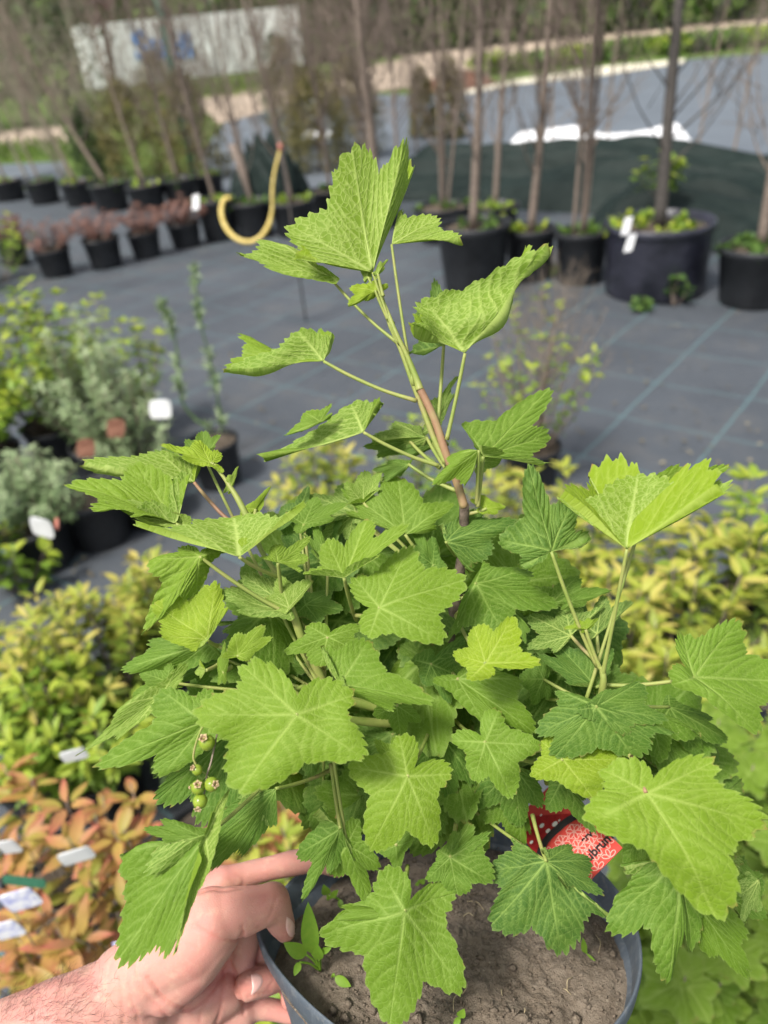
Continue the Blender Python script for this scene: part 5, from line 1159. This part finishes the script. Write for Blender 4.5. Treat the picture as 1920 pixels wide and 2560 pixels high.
# every leaf: crop, base(x,y,depth cm), tips A2 A1 M B1 B2 as (x,y,dz cm) or None, young, seed, under, crinkle, droop, lod, petiole to (full picture x,y,depth cm) or None
X_ = None
LV = [
 ('A', (975, 870, 40.2), (490, 800, -.6), (448, 592, -.3), (845, 118, .6), (1180, 45, 1.0), (1238, 215, 2.8), .62, .6, 1, 1.0, .05, 0, (862, 742, 40.4)),
 ('A', (690, 890, 41.6), (480, 720, .8), (270, 668, .6), (122, 785, .0), (330, 850, -1.2), X_, .60, .5, 1, 1.0, .05, 3, (860, 742, 40.7)),
 ('A', (1095, 692, 41.0), (1133, 488, .8), (1385, 525, .6), (1528, 660, 0), (1380, 650, 2.2), (1200, 660, 2.5), .62, .5, 1, 1.2, .08, 3, (893, 832, 40.6)),
 ('A', (990, 985, 40.2), (985, 920, .3), (828, 962, 0), (822, 1090, -.2), (960, 1050, .2), X_, .80, .4, 0, 2.6, .1, 1, (838, 690, 40.4)),
 ('A', (1008, 880, 40.0), X_, (1020, 800, 0), (1072, 790, 0), (1050, 850, .2), X_, .75, .4, 1, 1, .1, 1, (828, 640, 40.1)),
 ('A', (945, 900, 40.4), X_, (900, 860, .4), (930, 800, .4), (960, 850, .5), X_, .7, .4, 1, 1.5, .1, 2, (850, 700, 40.4)),
 ('P', (350, 662, 39.6), (116, 560, -.4), (165, 440, .2), (695, 212, .8), (585, 188, 3.0), (440, 500, 3.4), .52, .45, 1, 1.5, .04, 3, (965, 950, 40.6)),
 ('P', (258, 630, 42.4), (110, 668, .4), (148, 440, .8), (215, 340, .8), (318, 400, .4), (330, 600, 0), .10, .05, 0, 1, .1, 0, (945, 930, 41.2)),
 ('Q', (1398, 697, 41.0), (1442, 580, .9), (1290, 556, .5), (976, 738, 0), (1045, 570, 2.4), (1240, 640, 3.2), .45, .4, 1, 1.0, .04, 3, (900, 866, 40.7)),
 ('C', (640, 375, 40.4), (752, 222, .4), (585, 215, .8), (98, 542, 0), (420, 438, 1.8), (560, 420, 2.4), .38, .4, 1, 1.1, .04, 3, (948, 1006, 40.9)),
 ('C', (415, 318, 39.6), X_, (330, 268, .2), (230, 395, 0), (330, 370, .2), X_, .30, .3, 0, 1, .1, 1, None),
 ('C', (968, 402, 43.0), (940, 350, .8), (800, 325, .9), (705, 400, .6), (720, 480, 2.2), X_, .25, .2, 1, 1, .1, 3, (962, 1010, 41.4)),
 ('C', (1000, 430, 43.4), X_, (870, 440, 0), (800, 500, 0), (900, 505, .3), X_, .12, .1, 0, 1, .1, 1, (968, 1012, 41.6)),
 ('C', (880, 420, 43.6), X_, (700, 400, 0), (645, 450, 0), (720, 510, .3), X_, .12, .1, 0, 1, .1, 1, (950, 1010, 41.8)),
 ('C', (1020, 330, 44.0), X_, (985, 215, 0), (1115, 88, .6), (1095, 190, .6), X_, .15, .1, 1, 1, .1, 1, (965, 960, 41.4)),
 ('C', (1262, 500, 40.2), (1228, 455, 0), (1162, 315, .0), (1645, 120, 1.2), (1628, 372, .8), (1570, 545, .4), .22, .3, 0, 1.2, .12, 0, (1032, 1095, 41.0)),
 ('C', (1270, 525, 40.8), X_, (1255, 440, .2), (1400, 430, .6), (1350, 530, 1.0), X_, .25, .35, 1, 1.0, .05, 1, None),
 ('C', (1238, 468, 39.4), (1150, 460, .3), (1085, 490, .0), (1003, 640, -.2), (1180, 650, .2), (1225, 560, .4), .24, .55, 0, 1.0, .12, 0, (1030, 1090, 41.0)),
 ('C', (1280, 770, 41.2), X_, (1260, 700, .2), (1380, 760, 0), (1330, 800, 0), X_, .65, .9, 0, 2, .1, 1, (1010, 1110, 41.5)),
 ('B', (742, 345, 40.6), (800, 235, .8), (560, 180, .8), (128, 238, 0), (330, 290, 1.6), (560, 330, 2.0), .55, .5, 1, 1, .04, 3, (500, 1130, 40.2)),
 ('B', (640, 575, 38.4), (742, 320, .6), (425, 250, 1.0), (42, 342, 0), (190, 492, -.6), (420, 560, -.8), .34, .7, 0, 1.6, .10, 0, (545, 1180, 39.8)),
 ('B', (640, 578, 38.6), X_, (400, 440, -.3), (250, 470, -.6), (470, 545, -.8), X_, .45, .7, 1, 1, .04, 1, None),
 ('B', (832, 238, 40.2), (878, 178, .2), (770, 110, .5), (555, 130, 0), (690, 225, -.3), X_, .75, .5, 0, 2.6, .1, 0, (462, 1003, 40.2)),
 ('B', (800, 215, 41.6), X_, (690, 110, 0), (790, 60, .4), (878, 78, .4), (860, 150, 0), .18, .2, 0, 1.2, .1, 0, None),
 ('B', (650, 260, 41.4), X_, (520, 160, 0), (580, 150, .2), (700, 200, .2), X_, .14, .1, 0, 1, .1, 1, None),
 ('B', (948, 372, 40.0), X_, (925, 310, 0), (988, 255, 0), (978, 320, .1), X_, .85, .5, 1, 2, .05, 1, None),
 ('B', (1082, 492, 40.0), X_, (1015, 484, 0), (1168, 362, 0), (1120, 470, .2), X_, .62, .5, 0, 1, .05, 1, (548, 1128, 40.0)),
 ('B', (992, 758, 37.2), (760, 705, 1.0), (383, 568, 0), (965, 535, 1.6), (1372, 450, .0), (1170, 650, 1.0), .50, .6, 1, .9, .02, 3, (600, 1245, 39.5)),
 ('B', (770, 752, 38.2), (655, 690, .4), (480, 760, .2), (435, 1190, -.4), (745, 975, 0), (912, 715, .3), .34, .9, 0, 2.2, .12, 0, (632, 1330, 39.6)),
 ('B', (815, 1216, 38.2), (930, 1060, .5), (865, 902, .8), (515, 1020, .4), (560, 1190, -.3), (745, 1286, -.3), .72, .4, 0, .9, .05, 3, (470, 1395, 39.4)),
 ('B', (985, 1302, 38.2), X_, (972, 1180, 0), (1120, 1135, 0), (1172, 1205, 0), X_, .48, .5, 0, 1, .06, 1, (520, 1422, 39.5)),
 ('B', (1266, 1048, 39.4), (1200, 850, .8), (1020, 860, .7), (886, 985, 0), (1000, 1075, -.4), X_, .22, .2, 1, 1, .04, 3, (630, 1320, 39.7)),
 ('B', (1266, 1040, 39.2), X_, (1215, 860, .2), (1400, 895, .0), (1340, 980, 0), X_, .45, .5, 1, 1, .04, 1, None),
 ('B', (1205, 790, 38.0), (1108, 760, 0), (1185, 690, .2), (1380, 640, .2), (1365, 760, -.1), (1335, 832, -.3), .42, .2, 0, 3.0, .15, 0, (610, 1290, 39.6)),
 ('B', (1480, 835, 41.6), (1390, 720, 0), (1345, 640, .3), (1420, 560, .6), (1500, 660, .6), X_, .16, .3, 0, 1.2, .1, 0, None),
 ('B', (1010, 1110, 42.0), X_, (930, 1120, 0), (1150, 1120, 0), (1050, 1200, 0), X_, .05, .05, 0, 1, .1, 1, None),
 ('C', (856, 905, 41.8), (560, 800, .6), (540, 668, .9), (820, 612, 1.2), (1112, 738, .8), (1010, 890, .2), .22, .45, 0, 1.2, .12, 0, (985, 1290, 43.0)),
 ('C', (330, 850, 42.2), X_, (392, 708, .5), (552, 740, .3), (480, 830, 0), X_, .18, .4, 0, 1.2, .1, 0, None),
 ('C', (300, 800, 43.4), X_, (210, 760, 0), (352, 645, .6), (380, 740, 0), X_, .06, .0, 0, .8, .1, 0, None),
 ('C', (600, 790, 43.6), (380, 820, 0), (360, 690, .6), (560, 640, .6), (700, 740, 0), X_, .12, .25, 1, .8, .05, 0, None),
 ('C', (590, 800, 43.6), X_, (560, 930, 0), (440, 930, 0), (400, 800, .3), X_, .12, .25, 1, .8, .05, 0, None),
 ('C', (640, 740, 42.4), X_, (540, 640, 0), (640, 590, .5), (735, 570, .5), (730, 680, 0), .30, .6, 1, 1, .08, 0, None),
 ('C', (872, 540, 42.6), X_, (770, 512, .2), (690, 560, 0), (745, 628, 0), (840, 600, 0), .12, .2, 0, 1.3, .12, 1, (985, 1060, 41.4)),
 ('C', (540, 1132, 37.4), (330, 1108, 0), (450, 930, .5), (640, 825, .8), (868, 850, -.6), (720, 1030, -.8), .34, .5, 0, 1.1, .06, 0, (770, 1340, 42.0)),
 ('C', (1068, 942, 41.0), (1020, 850, .2), (1230, 765, .8), (1432, 820, .2), (1300, 990, -.2), (1185, 1110, -.2), .06, .15, 0, 1.3, .12, 0, (985, 1200, 42.4)),
 ('C', (1000, 1060, 42.2), X_, (1010, 920, 0), (895, 865, .2), (880, 980, 0), X_, .05, .3, 0, 1, .1, 0, None),
 ('D', (590, 282, 36.9), (436, 105, .6), (765, -95, 1.2), (1102, 92, .5), (968, 490, -.8), (520, 455, -.4), .28, .75, 0, 1.0, .10, 0, (770, 1330, 40.5)),
 ('D', (1160, 137, 39.6), (1200, -10, .9), (1490, 45, 1.0), (1690, 245, .2), (1340, 420, -.4), (968, 472, -.2), .14, .35, 0, 1.0, .12, 0, (985, 1330, 43.0)),
 ('D', (282, 455, 39.4), (160, 385, .2), (15, 552, 0), (240, 632, -.3), (470, 545, 0), (480, 395, .5), .22, .5, 0, 1.2, .1, 0, (700, 1450, 41.5)),
 ('D', (150, 265, 41.2), X_, (300, 185, .4), (372, 290, 0), (240, 372, -.2), X_, .06, .2, 0, 1.4, .1, 1, None),
 ('D', (352, 738, 36.4), (255, 505, .3), (520, 470, .6), (915, 838, -.1), (640, 880, -.5), (430, 800, -.2), .20, .85, 0, .8, .10, 0, (720, 1500, 41.0)),
 ('D', (1216, 612, 35.8), (1110, 712, 0), (1025, 550, .2), (1150, 400, .7), (1375, 325, .9), (1538, 605, 0), .78, .6, 0, 1.6, .05, 0, (985, 1330, 42.5)),
 ('D', (1055, 705, 39.2), (1180, 620, .6), (1425, 700, .4), (1512, 1030, -.2), (1215, 968, -.3), X_, .16, .7, 0, .8, .12, 0, (965, 1430, 42.8)),
 ('D', (892, 618, 40.4), (1130, 440, .8), (1060, 690, .2), (1010, 852, -.2), (850, 740, 0), (768, 590, .4), .04, .2, 0, 1.0, .12, 0, (970, 1420, 43.2)),
 ('D', (690, 860, 40.2), X_, (555, 930, 0), (715, 1045, -.2), (838, 960, 0), X_, .14, .5, 0, 1.3, .1, 0, (950, 1560, 43.5)),
 ('F', (1282, 442, 34.3), (960, 150, .9), (670, 440, 0), (925, 918, -.8), (1690, 700, -.8), (1625, 320, .7), .34, .8, 0, .9, .10, 0, (690, 1500, 40.5)),
 ('F', (745, 478, 37.6), (740, 290, .4), (470, 290, .5), (30, 768, 0), (470, 815, -.3), X_, .13, .55, 0, .9, .12, 0, (660, 1480, 41.0)),
 ('F', (470, 330, 39.4), X_, (270, 400, .2), (0, 690, 0), (260, 570, -.4), X_, .35, .5, 1, .8, .04, 0, None),
 ('F', (760, 20, 41.0), (640, -30, .3), (430, -10, .4), (245, 172, 0), (470, 240, 0), X_, .12, .4, 0, .8, .1, 3, None),
 ('F', (520, 250, 40.6), X_, (350, 190, .2), (290, 350, 0), (440, 370, 0), X_, .15, .4, 0, .8, .1, 0, None),
 ('F', (850, 110, 43.0), X_, (640, 60, 0), (505, 260, 0), (720, 280, 0), X_, .02, .0, 0, .7, .1, 0, None),
 ('F', (930, 520, 40.4), (650, 640, .2), (420, 810, .2), (445, 955, 0), (690, 1090, -.2), (980, 1050, -.2), .04, .3, 0, 1.1, .12, 0, (640, 1520, 41.5)),
 ('F', (1160, 880, 38.8), (960, 900, .4), (800, 1060, .3), (758, 1360, 0), (960, 1280, -.2), (1180, 1080, 0), .05, .3, 0, .7, .10, 3, (720, 1660, 42.5)),
 ('K', (905, 385, 35.6), (715, 420, .4), (518, 462, .6), (482, 945, -1.0), (742, 905, -1.5), (800, 640, -.5), .10, .55, 0, .9, .06, 3, (600, 1660, 40.0)),
 ('K', (890, 400, 35.2), X_, (905, 540, -.5), (742, 915, -1.9), (846, 500, -.7), (880, 400, -.3), .38, .6, 1, .7, .02, 3, None),
 ('K', (890, 410, 36.2), X_, (700, 320, .5), (612, 368, .3), (690, 440, 0), X_, .10, .4, 0, 1.0, .1, 0, None),
 ('W', (880, 1677, 36.6), (862, 1590, .8), (748, 1655, .4), (798, 1842, -.7), (942, 1832, -.5), (974, 1672, .5), .36, .7, 0, .9, .12, 0, (940, 1545, 43.0)),
 ('D', (750, 1270, 36.9), X_, (560, 1060, .9), (720, 1040, .9), (790, 1180, .5), X_, .30, .6, 0, .9, .10, 0, None),
 ('D', (1216, 1080, 37.6), (1290, 893, .9), (1555, 1100, .3), (1375, 1420, -.6), (1150, 1312, -.2), (1018, 1072, .4), .18, .85, 0, 1.0, .10, 0, (965, 1535, 43.5)),
 ('D', (900, 960, 41.6), (740, 1030, .2), (850, 1260, 0), (1000, 1420, 0), (1165, 1330, 0), (1080, 1050, .4), .05, .3, 0, 1, .1, 0, None),
 ('G', (285, 530, 37.6), (140, 415, .6), (70, 650, 0), (488, 795, -.3), (712, 535, .3), (430, 350, .7), .66, .5, 0, 2.0, .10, 0, (1120, 1640, 42.0)),
 ('G', (510, 178, 37.6), (250, 60, .3), (118, 360, .1), (235, 510, -.2), (770, 522, -.4), (1048, 348, .2), .07, .15, 0, 1.1, .13, 0, (1265, 1515, 40.5)),
 ('G', (505, 180, 37.7), X_, (560, 70, .4), (790, 10, .8), (980, 260, .4), X_, .07, .15, 0, 1.1, .1, 0, None),
 ('W', (1500, 1463, 38.2), (1478, 1372, .5), (1600, 1338, 1.0), (1730, 1470, .8), (1642, 1588, -.6), (1452, 1478, -.3), .20, .9, 0, 1.1, .10, 0, (1300, 1480, 40.2)),
 ('G', (850, 190, 40.4), X_, (1080, 240, .4), (1242, 350, 0), (980, 570, 0), X_, .10, .4, 0, 1.1, .1, 0, None),
 ('G', (1000, 180, 42.0), X_, (1290, 240, .3), (1395, 398, 0), (1200, 530, 0), X_, .10, .2, 0, 1.1, .1, 0, None),
 ('G', (852, 757, 33.6), (545, 600, .8), (440, 935, -.3), (1385, 1652, -1.4), (1655, 955, -.3), (1290, 545, .8), .42, .9, 0, 1.0, .09, 0, None),
 ('G', (1040, 1180, 38.2), (690, 1215, .4), (595, 1695, 0), (1025, 2065, -.4), (1165, 1800, 0), (1300, 1400, .3), .10, .4, 0, 1.1, .12, 0, (1150, 1620, 42.5)),
 ('G', (830, 940, 38.8), X_, (700, 1230, 0), (900, 1330, 0), (1020, 1060, 0), X_, .10, .4, 0, 1.0, .1, 0, None),
 ('G', (1150, 1450, 38.8), X_, (1240, 1860, .2), (1565, 2040, -.2), (1540, 1690, 0), X_, .12, .7, 0, 1.0, .12, 0, None),
 ('G', (1380, 1450, 39.6), X_, (1500, 1180, .3), (1640, 1330, .2), (1655, 1590, 0), (1500, 1630, 0), .10, .3, 0, 1.0, .12, 0, None),
 ('J', (700, 507, 39.0), (560, 400, .5), (462, 560, .2), (465, 800, -.2), (768, 928, -.6), (990, 738, -.2), .03, .1, 0, 1.0, .10, 0, (1150, 1760, 41.5)),
 ('J', (702, 507, 39.1), X_, (815, 432, .7), (890, 500, .5), (955, 650, .0), X_, .03, .1, 0, 1.0, .10, 0, None),
 ('J', (285, 490, 39.0), (230, 460, .2), (178, 590, 0), (318, 658, -.2), (472, 605, -.1), (452, 390, .5), .10, .4, 0, 1.6, .12, 0, (985, 1780, 41.0)),
 ('J', (285, 485, 39.2), X_, (300, 380, .3), (370, 345, .5), (440, 400, .3), X_, .10, .4, 0, 1.6, .12, 1, None),
 ('H', (1200, 655, 37.8), (1010, 330, .7), (468, 880, .1), (1085, 1680, -1.0), (1700, 1345, -.3), (1625, 520, .7), .17, .6, 0, 1.1, .11, 0, (880, 1870, 41.0)),
 ('H', (1195, 650, 38.0), X_, (950, 560, .4), (700, 590, .4), (640, 720, .1), X_, .17, .6, 0, 1, .1, 1, None),
 ('W', (735, 1790, 39.4), (690, 1742, .4), (638, 1850, .2), (652, 1952, -.2), (715, 1885, -.1), (775, 1850, .2), .06, .3, 0, 1.0, .10, 0, (715, 1650, 42.0)),
 ('H', (720, 100, 39.8), X_, (570, 400, 0), (912, 652, -.2), (1000, 300, 0), X_, .14, .5, 0, 1.2, .12, 0, None),
 ('J', (560, 100, 41.4), X_, (390, 280, 0), (600, 368, -.2), (690, 270, 0), (700, 120, .3), .06, .3, 0, 1.1, .1, 0, None),
 ('J', (770, 150, 41.2), (690, 130, .3), (700, 290, 0), (935, 410, -.2), (890, 220, 0), X_, .05, .2, 0, 1.0, .1, 0, None),
 ('J', (560, 170, 42.0), X_, (640, 390, 0), (600, 440, 0), (420, 330, 0), X_, .10, .5, 0, 1, .1, 0, None),
 ('E', (318, 692, 38.2), (135, 772, -.3), (12, 610, 0), (198, 132, .8), (440, 400, .7), (558, 572, .3), .10, .1, 0, 2.6, .10, 0, (1290, 1440, 39.3)),
 ('E', (786, 676, 36.4), (545, 262, 3.4), (355, 362, 0), (850, 228, 1.6), (1390, 252, .2), (1370, 312, -.4), .66, .6, 1, .9, .02, 3, (1300, 1465, 39.2)),
 ('E', (900, 420, 39.8), X_, (1095, 152, 0), (1422, 160, .2), (1330, 280, 0), X_, .30, .5, 0, 1, .04, 0, None),
 ('E', (320, 1010, 41.2), X_, (480, 840, .4), (690, 935, 0), (520, 1010, 0), X_, .14, .3, 0, .9, .1, 0, None),
 ('E', (438, 1210, 40.8), (640, 1020, .5), (400, 1050, .5), (180, 1085, .3), (165, 1290, 0), (340, 1320, -.2), .10, .15, 1, .9, .05, 0, (1290, 1430, 40.2)),
 ('E', (440, 1000, 40.6), X_, (540, 935, .2), (625, 955, 0), (520, 1030, 0), X_, .12, .3, 0, 1.2, .1, 1, None),
 ('E', (600, 1200, 41.4), X_, (640, 960, .4), (822, 1012, 0), (720, 1110, 0), X_, .05, .0, 1, .8, .05, 0, (1298, 1460, 40.5)),
 ('E', (530, 1172, 38.8), X_, (470, 1110, .1), (400, 1165, 0), (460, 1160, 0), X_, .6, .5, 0, 2.4, .1, 1, (1297, 1445, 39.2)),
 ('E', (530, 1172, 38.8), X_, (545, 1100, .1), (615, 1105, 0), (580, 1150, 0), X_, .5, .5, 0, 2.4, .1, 1, None),
 ('E', (590, 1530, 40.4), X_, (230, 1330, .2), (385, 1290, .5), (702, 1292, .5), (690, 1450, 0), .04, .2, 0, 1.0, .12, 0, (1300, 1480, 40.4)),
 ('E', (640, 1530, 40.8), X_, (720, 1385, .2), (852, 1480, 0), (760, 1560, 0), X_, .10, .1, 0, 1.0, .12, 1, None),
 ('E', (270, 1480, 41.4), X_, (200, 1330, .3), (120, 1480, 0), (200, 1640, 0), X_, .08, .3, 0, .8, .12, 0, None),
 ('E', (110, 1090, 40.4), X_, (100, 1080, .2), (190, 1160, 0), (160, 1260, 0), X_, .10, .3, 0, .8, .12, 1, None),
 ('F', (748, 180, 38.0), X_, (700, 150, .1), (715, 110, .1), (680, 190, 0), X_, .6, .5, 0, 1, .1, 2, (478, 1430, 39.3)),
 ('F', (845, 195, 38.6), X_, (812, 120, .1), (855, 10, .2), (880, 110, .1), X_, .25, .5, 0, 1, .1, 1, (500, 1440, 39.3)),
 ('F', (1370, 605, 40.8), X_, (1238, 750, .1), (1372, 825, 0), (1492, 690, .1), X_, .06, .2, 0, 1.2, .1, 1, (720, 1600, 42.5)),
 ('D', (20, 620, 42.4), X_, (60, 560, .1), (190, 640, 0), (80, 740, 0), X_, .03, .2, 0, 1, .1, 1, None),
 ('W', (1640, 1900, 39.4), X_, (1600, 1880, .1), (1650, 1960, 0), (1600, 1990, 0), X_, .10, .2, 0, 1, .1, 1, None),
 ('J', (50, 440, 40.2), X_, (-20, 470, .1), (60, 560, -.1), (130, 420, .3), X_, .10, .4, 0, 1.3, .1, 1, (905, 1700, 42.5)),
]
def petiole(b, t, leafo, rad=.0011, sag=.12, mat=None):
    d = t-b; mid = (b+t)/2-pa*np.linalg.norm(d)*sag*.5+np.array([0, 0, 0])
    V, F = tube([b, b*.72+t*.28-pa*np.linalg.norm(d)*sag*.3, b*.35+t*.65-pa*np.linalg.norm(d)*sag*.35, t], [rad*.85, rad, rad*1.0, rad*1.25], 8, 6)
    wob('petiole', V, F, mat or M_STEM, leafo, BO)
rgl = np.random.default_rng(17)
for i, (cr_n, b, a2, a1, m, b1, b2, yg, sd_, un, ck, dr, lod, pt) in enumerate(LV):
    f = cx(cr_n); d0 = b[2]/100; bw = P(*f(b[0], b[1]), d0)
    tips = [None if t_ is None else P(*f(t_[0], t_[1]), d0+t_[2]/100) for t_ in (a2, a1, m, b1, b2)]
    o = leaf_obj('leaf', bw, tips, yg, min(.999, max(0.001, sd_+rgl.uniform(-.06, .06))), bool(un), ck, dr, 1.0, plant, BO, lod)
    if pt is not None: petiole(bw, W(pt[0], pt[1], pt[2]/100), o, .0010 if i > 5 else .0008, .10, M_STEM if i not in (19, 41) else M_STEMRED)
    else:
        n0 = W(955, 1450, .440) if bw.dot(cu) else None
        cand = [W(965, 1420, .436), W(955, 1560, .443), W(985, 1290, .430), W(700, 1500, .412), W(1265, 1515, .400), W(960, 1700, .452)]
        t_ = min(cand, key=lambda q: np.linalg.norm(q-bw))
        if lod == 0 and d0 > .385: petiole(bw, t_, o, .0009, .05)
# petiole of the large near leaf, coming from behind it
V, F = tube([W(1395, 1712, .336), W(1382, 1680, .345), W(1365, 1635, .372)], [.0009, .001, .0011], 8, 5); wob('petiole', V, F, M_STEMRED, plant, BO)
# inner shaded leaves that fill the bush
region = [(560, 1180), (660, 1120), (900, 1180), (1080, 1220), (1280, 1330), (1420, 1480), (1540, 1600), (1600, 1800), (1500, 1900), (1340, 1880), (1250, 1720), (1080, 1730), (900, 1700), (720, 1740), (640, 1640), (430, 1640), (360, 1520), (480, 1400)]
def inpoly(x, y, P_):
    c = False; j = len(P_)-1
    for i in range(len(P_)):
        a, b = P_[i], P_[j]
        if (a[1] > y) != (b[1] > y) and x < (b[0]-a[0])*(y-a[1])/(b[1]-a[1])+a[0]: c = not c
        j = i
    return c
cnt = 0
while cnt < 84:
    x, y = rgl.uniform(330, 1620), rgl.uniform(1120, 1920)
    if not inpoly(x, y, region) or (1040 < x < 1430 and y > 1680): continue
    d = rgl.uniform(.425, .475); bw = W(x, y, d); sz = rgl.uniform(.032, .050)
    nn2 = nrm(-cf*1.0+pa*.7+rgl.normal(0, .45, 3)); dv = rgl.normal(0, 1, 3)-pa*.3; dv = nrm(dv-nn2*dv.dot(nn2)); sv = np.cross(dv, nn2)
    tips = [bw+sz*L*(math.cos(a)*dv+math.sin(a)*sv)-nn2*sz*.12 for a, L in zip(LOBE_A, LOBE_L)]
    o = leaf_obj('leaf', bw, tips, rgl.uniform(0, .15), rgl.uniform(.02, .6), False, 1.0, .15, 1.0, plant, BO, 1)
    if cnt % 2: petiole(bw, min([W(965, 1420, .436), W(955, 1560, .443), W(985, 1290, .430), W(700, 1500, .412), W(1265, 1515, .400), W(960, 1700, .452)], key=lambda q: np.linalg.norm(q-bw)), o, .0009, .05)
    cnt += 1

# berries
t = NT('berry_skin'); v = t.coord(); 
nn = t.noise(260, 3, .5, v); M_BERRY = t.pbr(t.mix(nn, (.17, .26, .02), (.32, .40, .05)), .22, .5, transl=.15, sss=.15)
M_CALYX = mat_noise('dried_calyx', (.30, .20, .10), (.56, .43, .26), 300, .85, .3, .0006)
ff = cx('F')
def berry(x, y, r, cxy, d=.352):
    c = P(*ff(x, y), d); rad = r*.4219/FPX*d; q = P(*ff(*cxy), d); ax = nrm((q-c)-cf*rad*1.1 if np.linalg.norm(q-c) < rad*1.2 else (q-c)-cf*rad*.3)
    V = []; F = []; n1_, n2_ = 14, 24; a = np.array([0, 0, 1.0]) if abs(ax[2]) < .9 else np.array([1.0, 0, 0]); X = nrm(np.cross(ax, a)); Y = np.cross(ax, X)
    for i in range(n1_+1):
        f = math.pi*i/n1_
        for j in range(n2_): g_ = 2*math.pi*j/n2_; k = 1+.012*math.cos(g_*8)*math.sin(f); V.append(c+rad*(math.cos(f)*ax*1.03+math.sin(f)*k*(math.cos(g_)*X+math.sin(g_)*Y)))
    for i in range(n1_):
        for j in range(n2_): F.append((i*n2_+j, (i+1)*n2_+j, (i+1)*n2_+(j+1) % n2_, i*n2_+(j+1) % n2_))
    b = wob('berry', V, F, M_BERRY, plant, BO)
    V = []; F = []; c2 = c+ax*rad*.98
    for k in range(5):
        g_ = 2*math.pi*k/5+x; dd = math.cos(g_)*X+math.sin(g_)*Y; sd2 = np.cross(ax, dd); s = rad*.62; b0 = len(V)
        V += [c2-sd2*s*.30+dd*s*.15, c2+sd2*s*.30+dd*s*.15, c2+sd2*s*.42+dd*s*.6+ax*s*.55, c2-sd2*s*.42+dd*s*.6+ax*s*.55, c2+dd*s*1.05+ax*s*.62, c2+dd*s*.55+ax*s*.75]
        F += [(b0, b0+1, b0+2, b0+3), (b0+3, b0+2, b0+4), (b0+2, b0+5, b0+4), (b0+3, b0+4, b0+5)]
    n0_ = len(V)
    for k in range(8): g_ = 2*math.pi*k/8; V.append(c2-ax*rad*.05+(math.cos(g_)*X+math.sin(g_)*Y)*rad*.30)
    for k in range(8): g_ = 2*math.pi*k/8; V.append(c2+ax*rad*.38+(math.cos(g_)*X+math.sin(g_)*Y)*rad*.26)
    F += [(n0_+k, n0_+(k+1) % 8, n0_+8+(k+1) % 8, n0_+8+k) for k in range(8)]
    wob('calyx', V, F, M_CALYX, b, BO, smooth=False)
    return c
cs = [berry(752, 608, 48, (738, 560)), berry(694, 770, 32, (668, 742)), berry(700, 872, 43, (708, 838)), berry(780, 855, 43, (815, 838)), berry(712, 955, 43, (708, 990)), berry(668, 868, 18, (650, 868), .356)]
rach = [P(*ff(x, y), .356) for x, y in ((822, 470), (815, 540), (795, 640), (775, 730), (752, 800), (745, 860), (735, 915))]
V, F = tube(rach, .00045, 6, 4); wob('berry_stalk', V, F, M_TWIG, plant, BO)
rach2 = [P(*ff(x, y), .357) for x, y in ((745, 480), (705, 560), (680, 640), (672, 700), (690, 745))]
V, F = tube(rach2, .0005, 6, 4); wob('berry_stalk', V, F, M_STEM, plant, BO)
for c, k in zip(cs, (2, 4, 5, 4, 6, 5)):
    V, F = tube([c, (c+rach[k])/2+cf*.001, rach[k]], .0003, 5, 3); wob('berry_stalk', V, F, M_STEM, plant, BO)
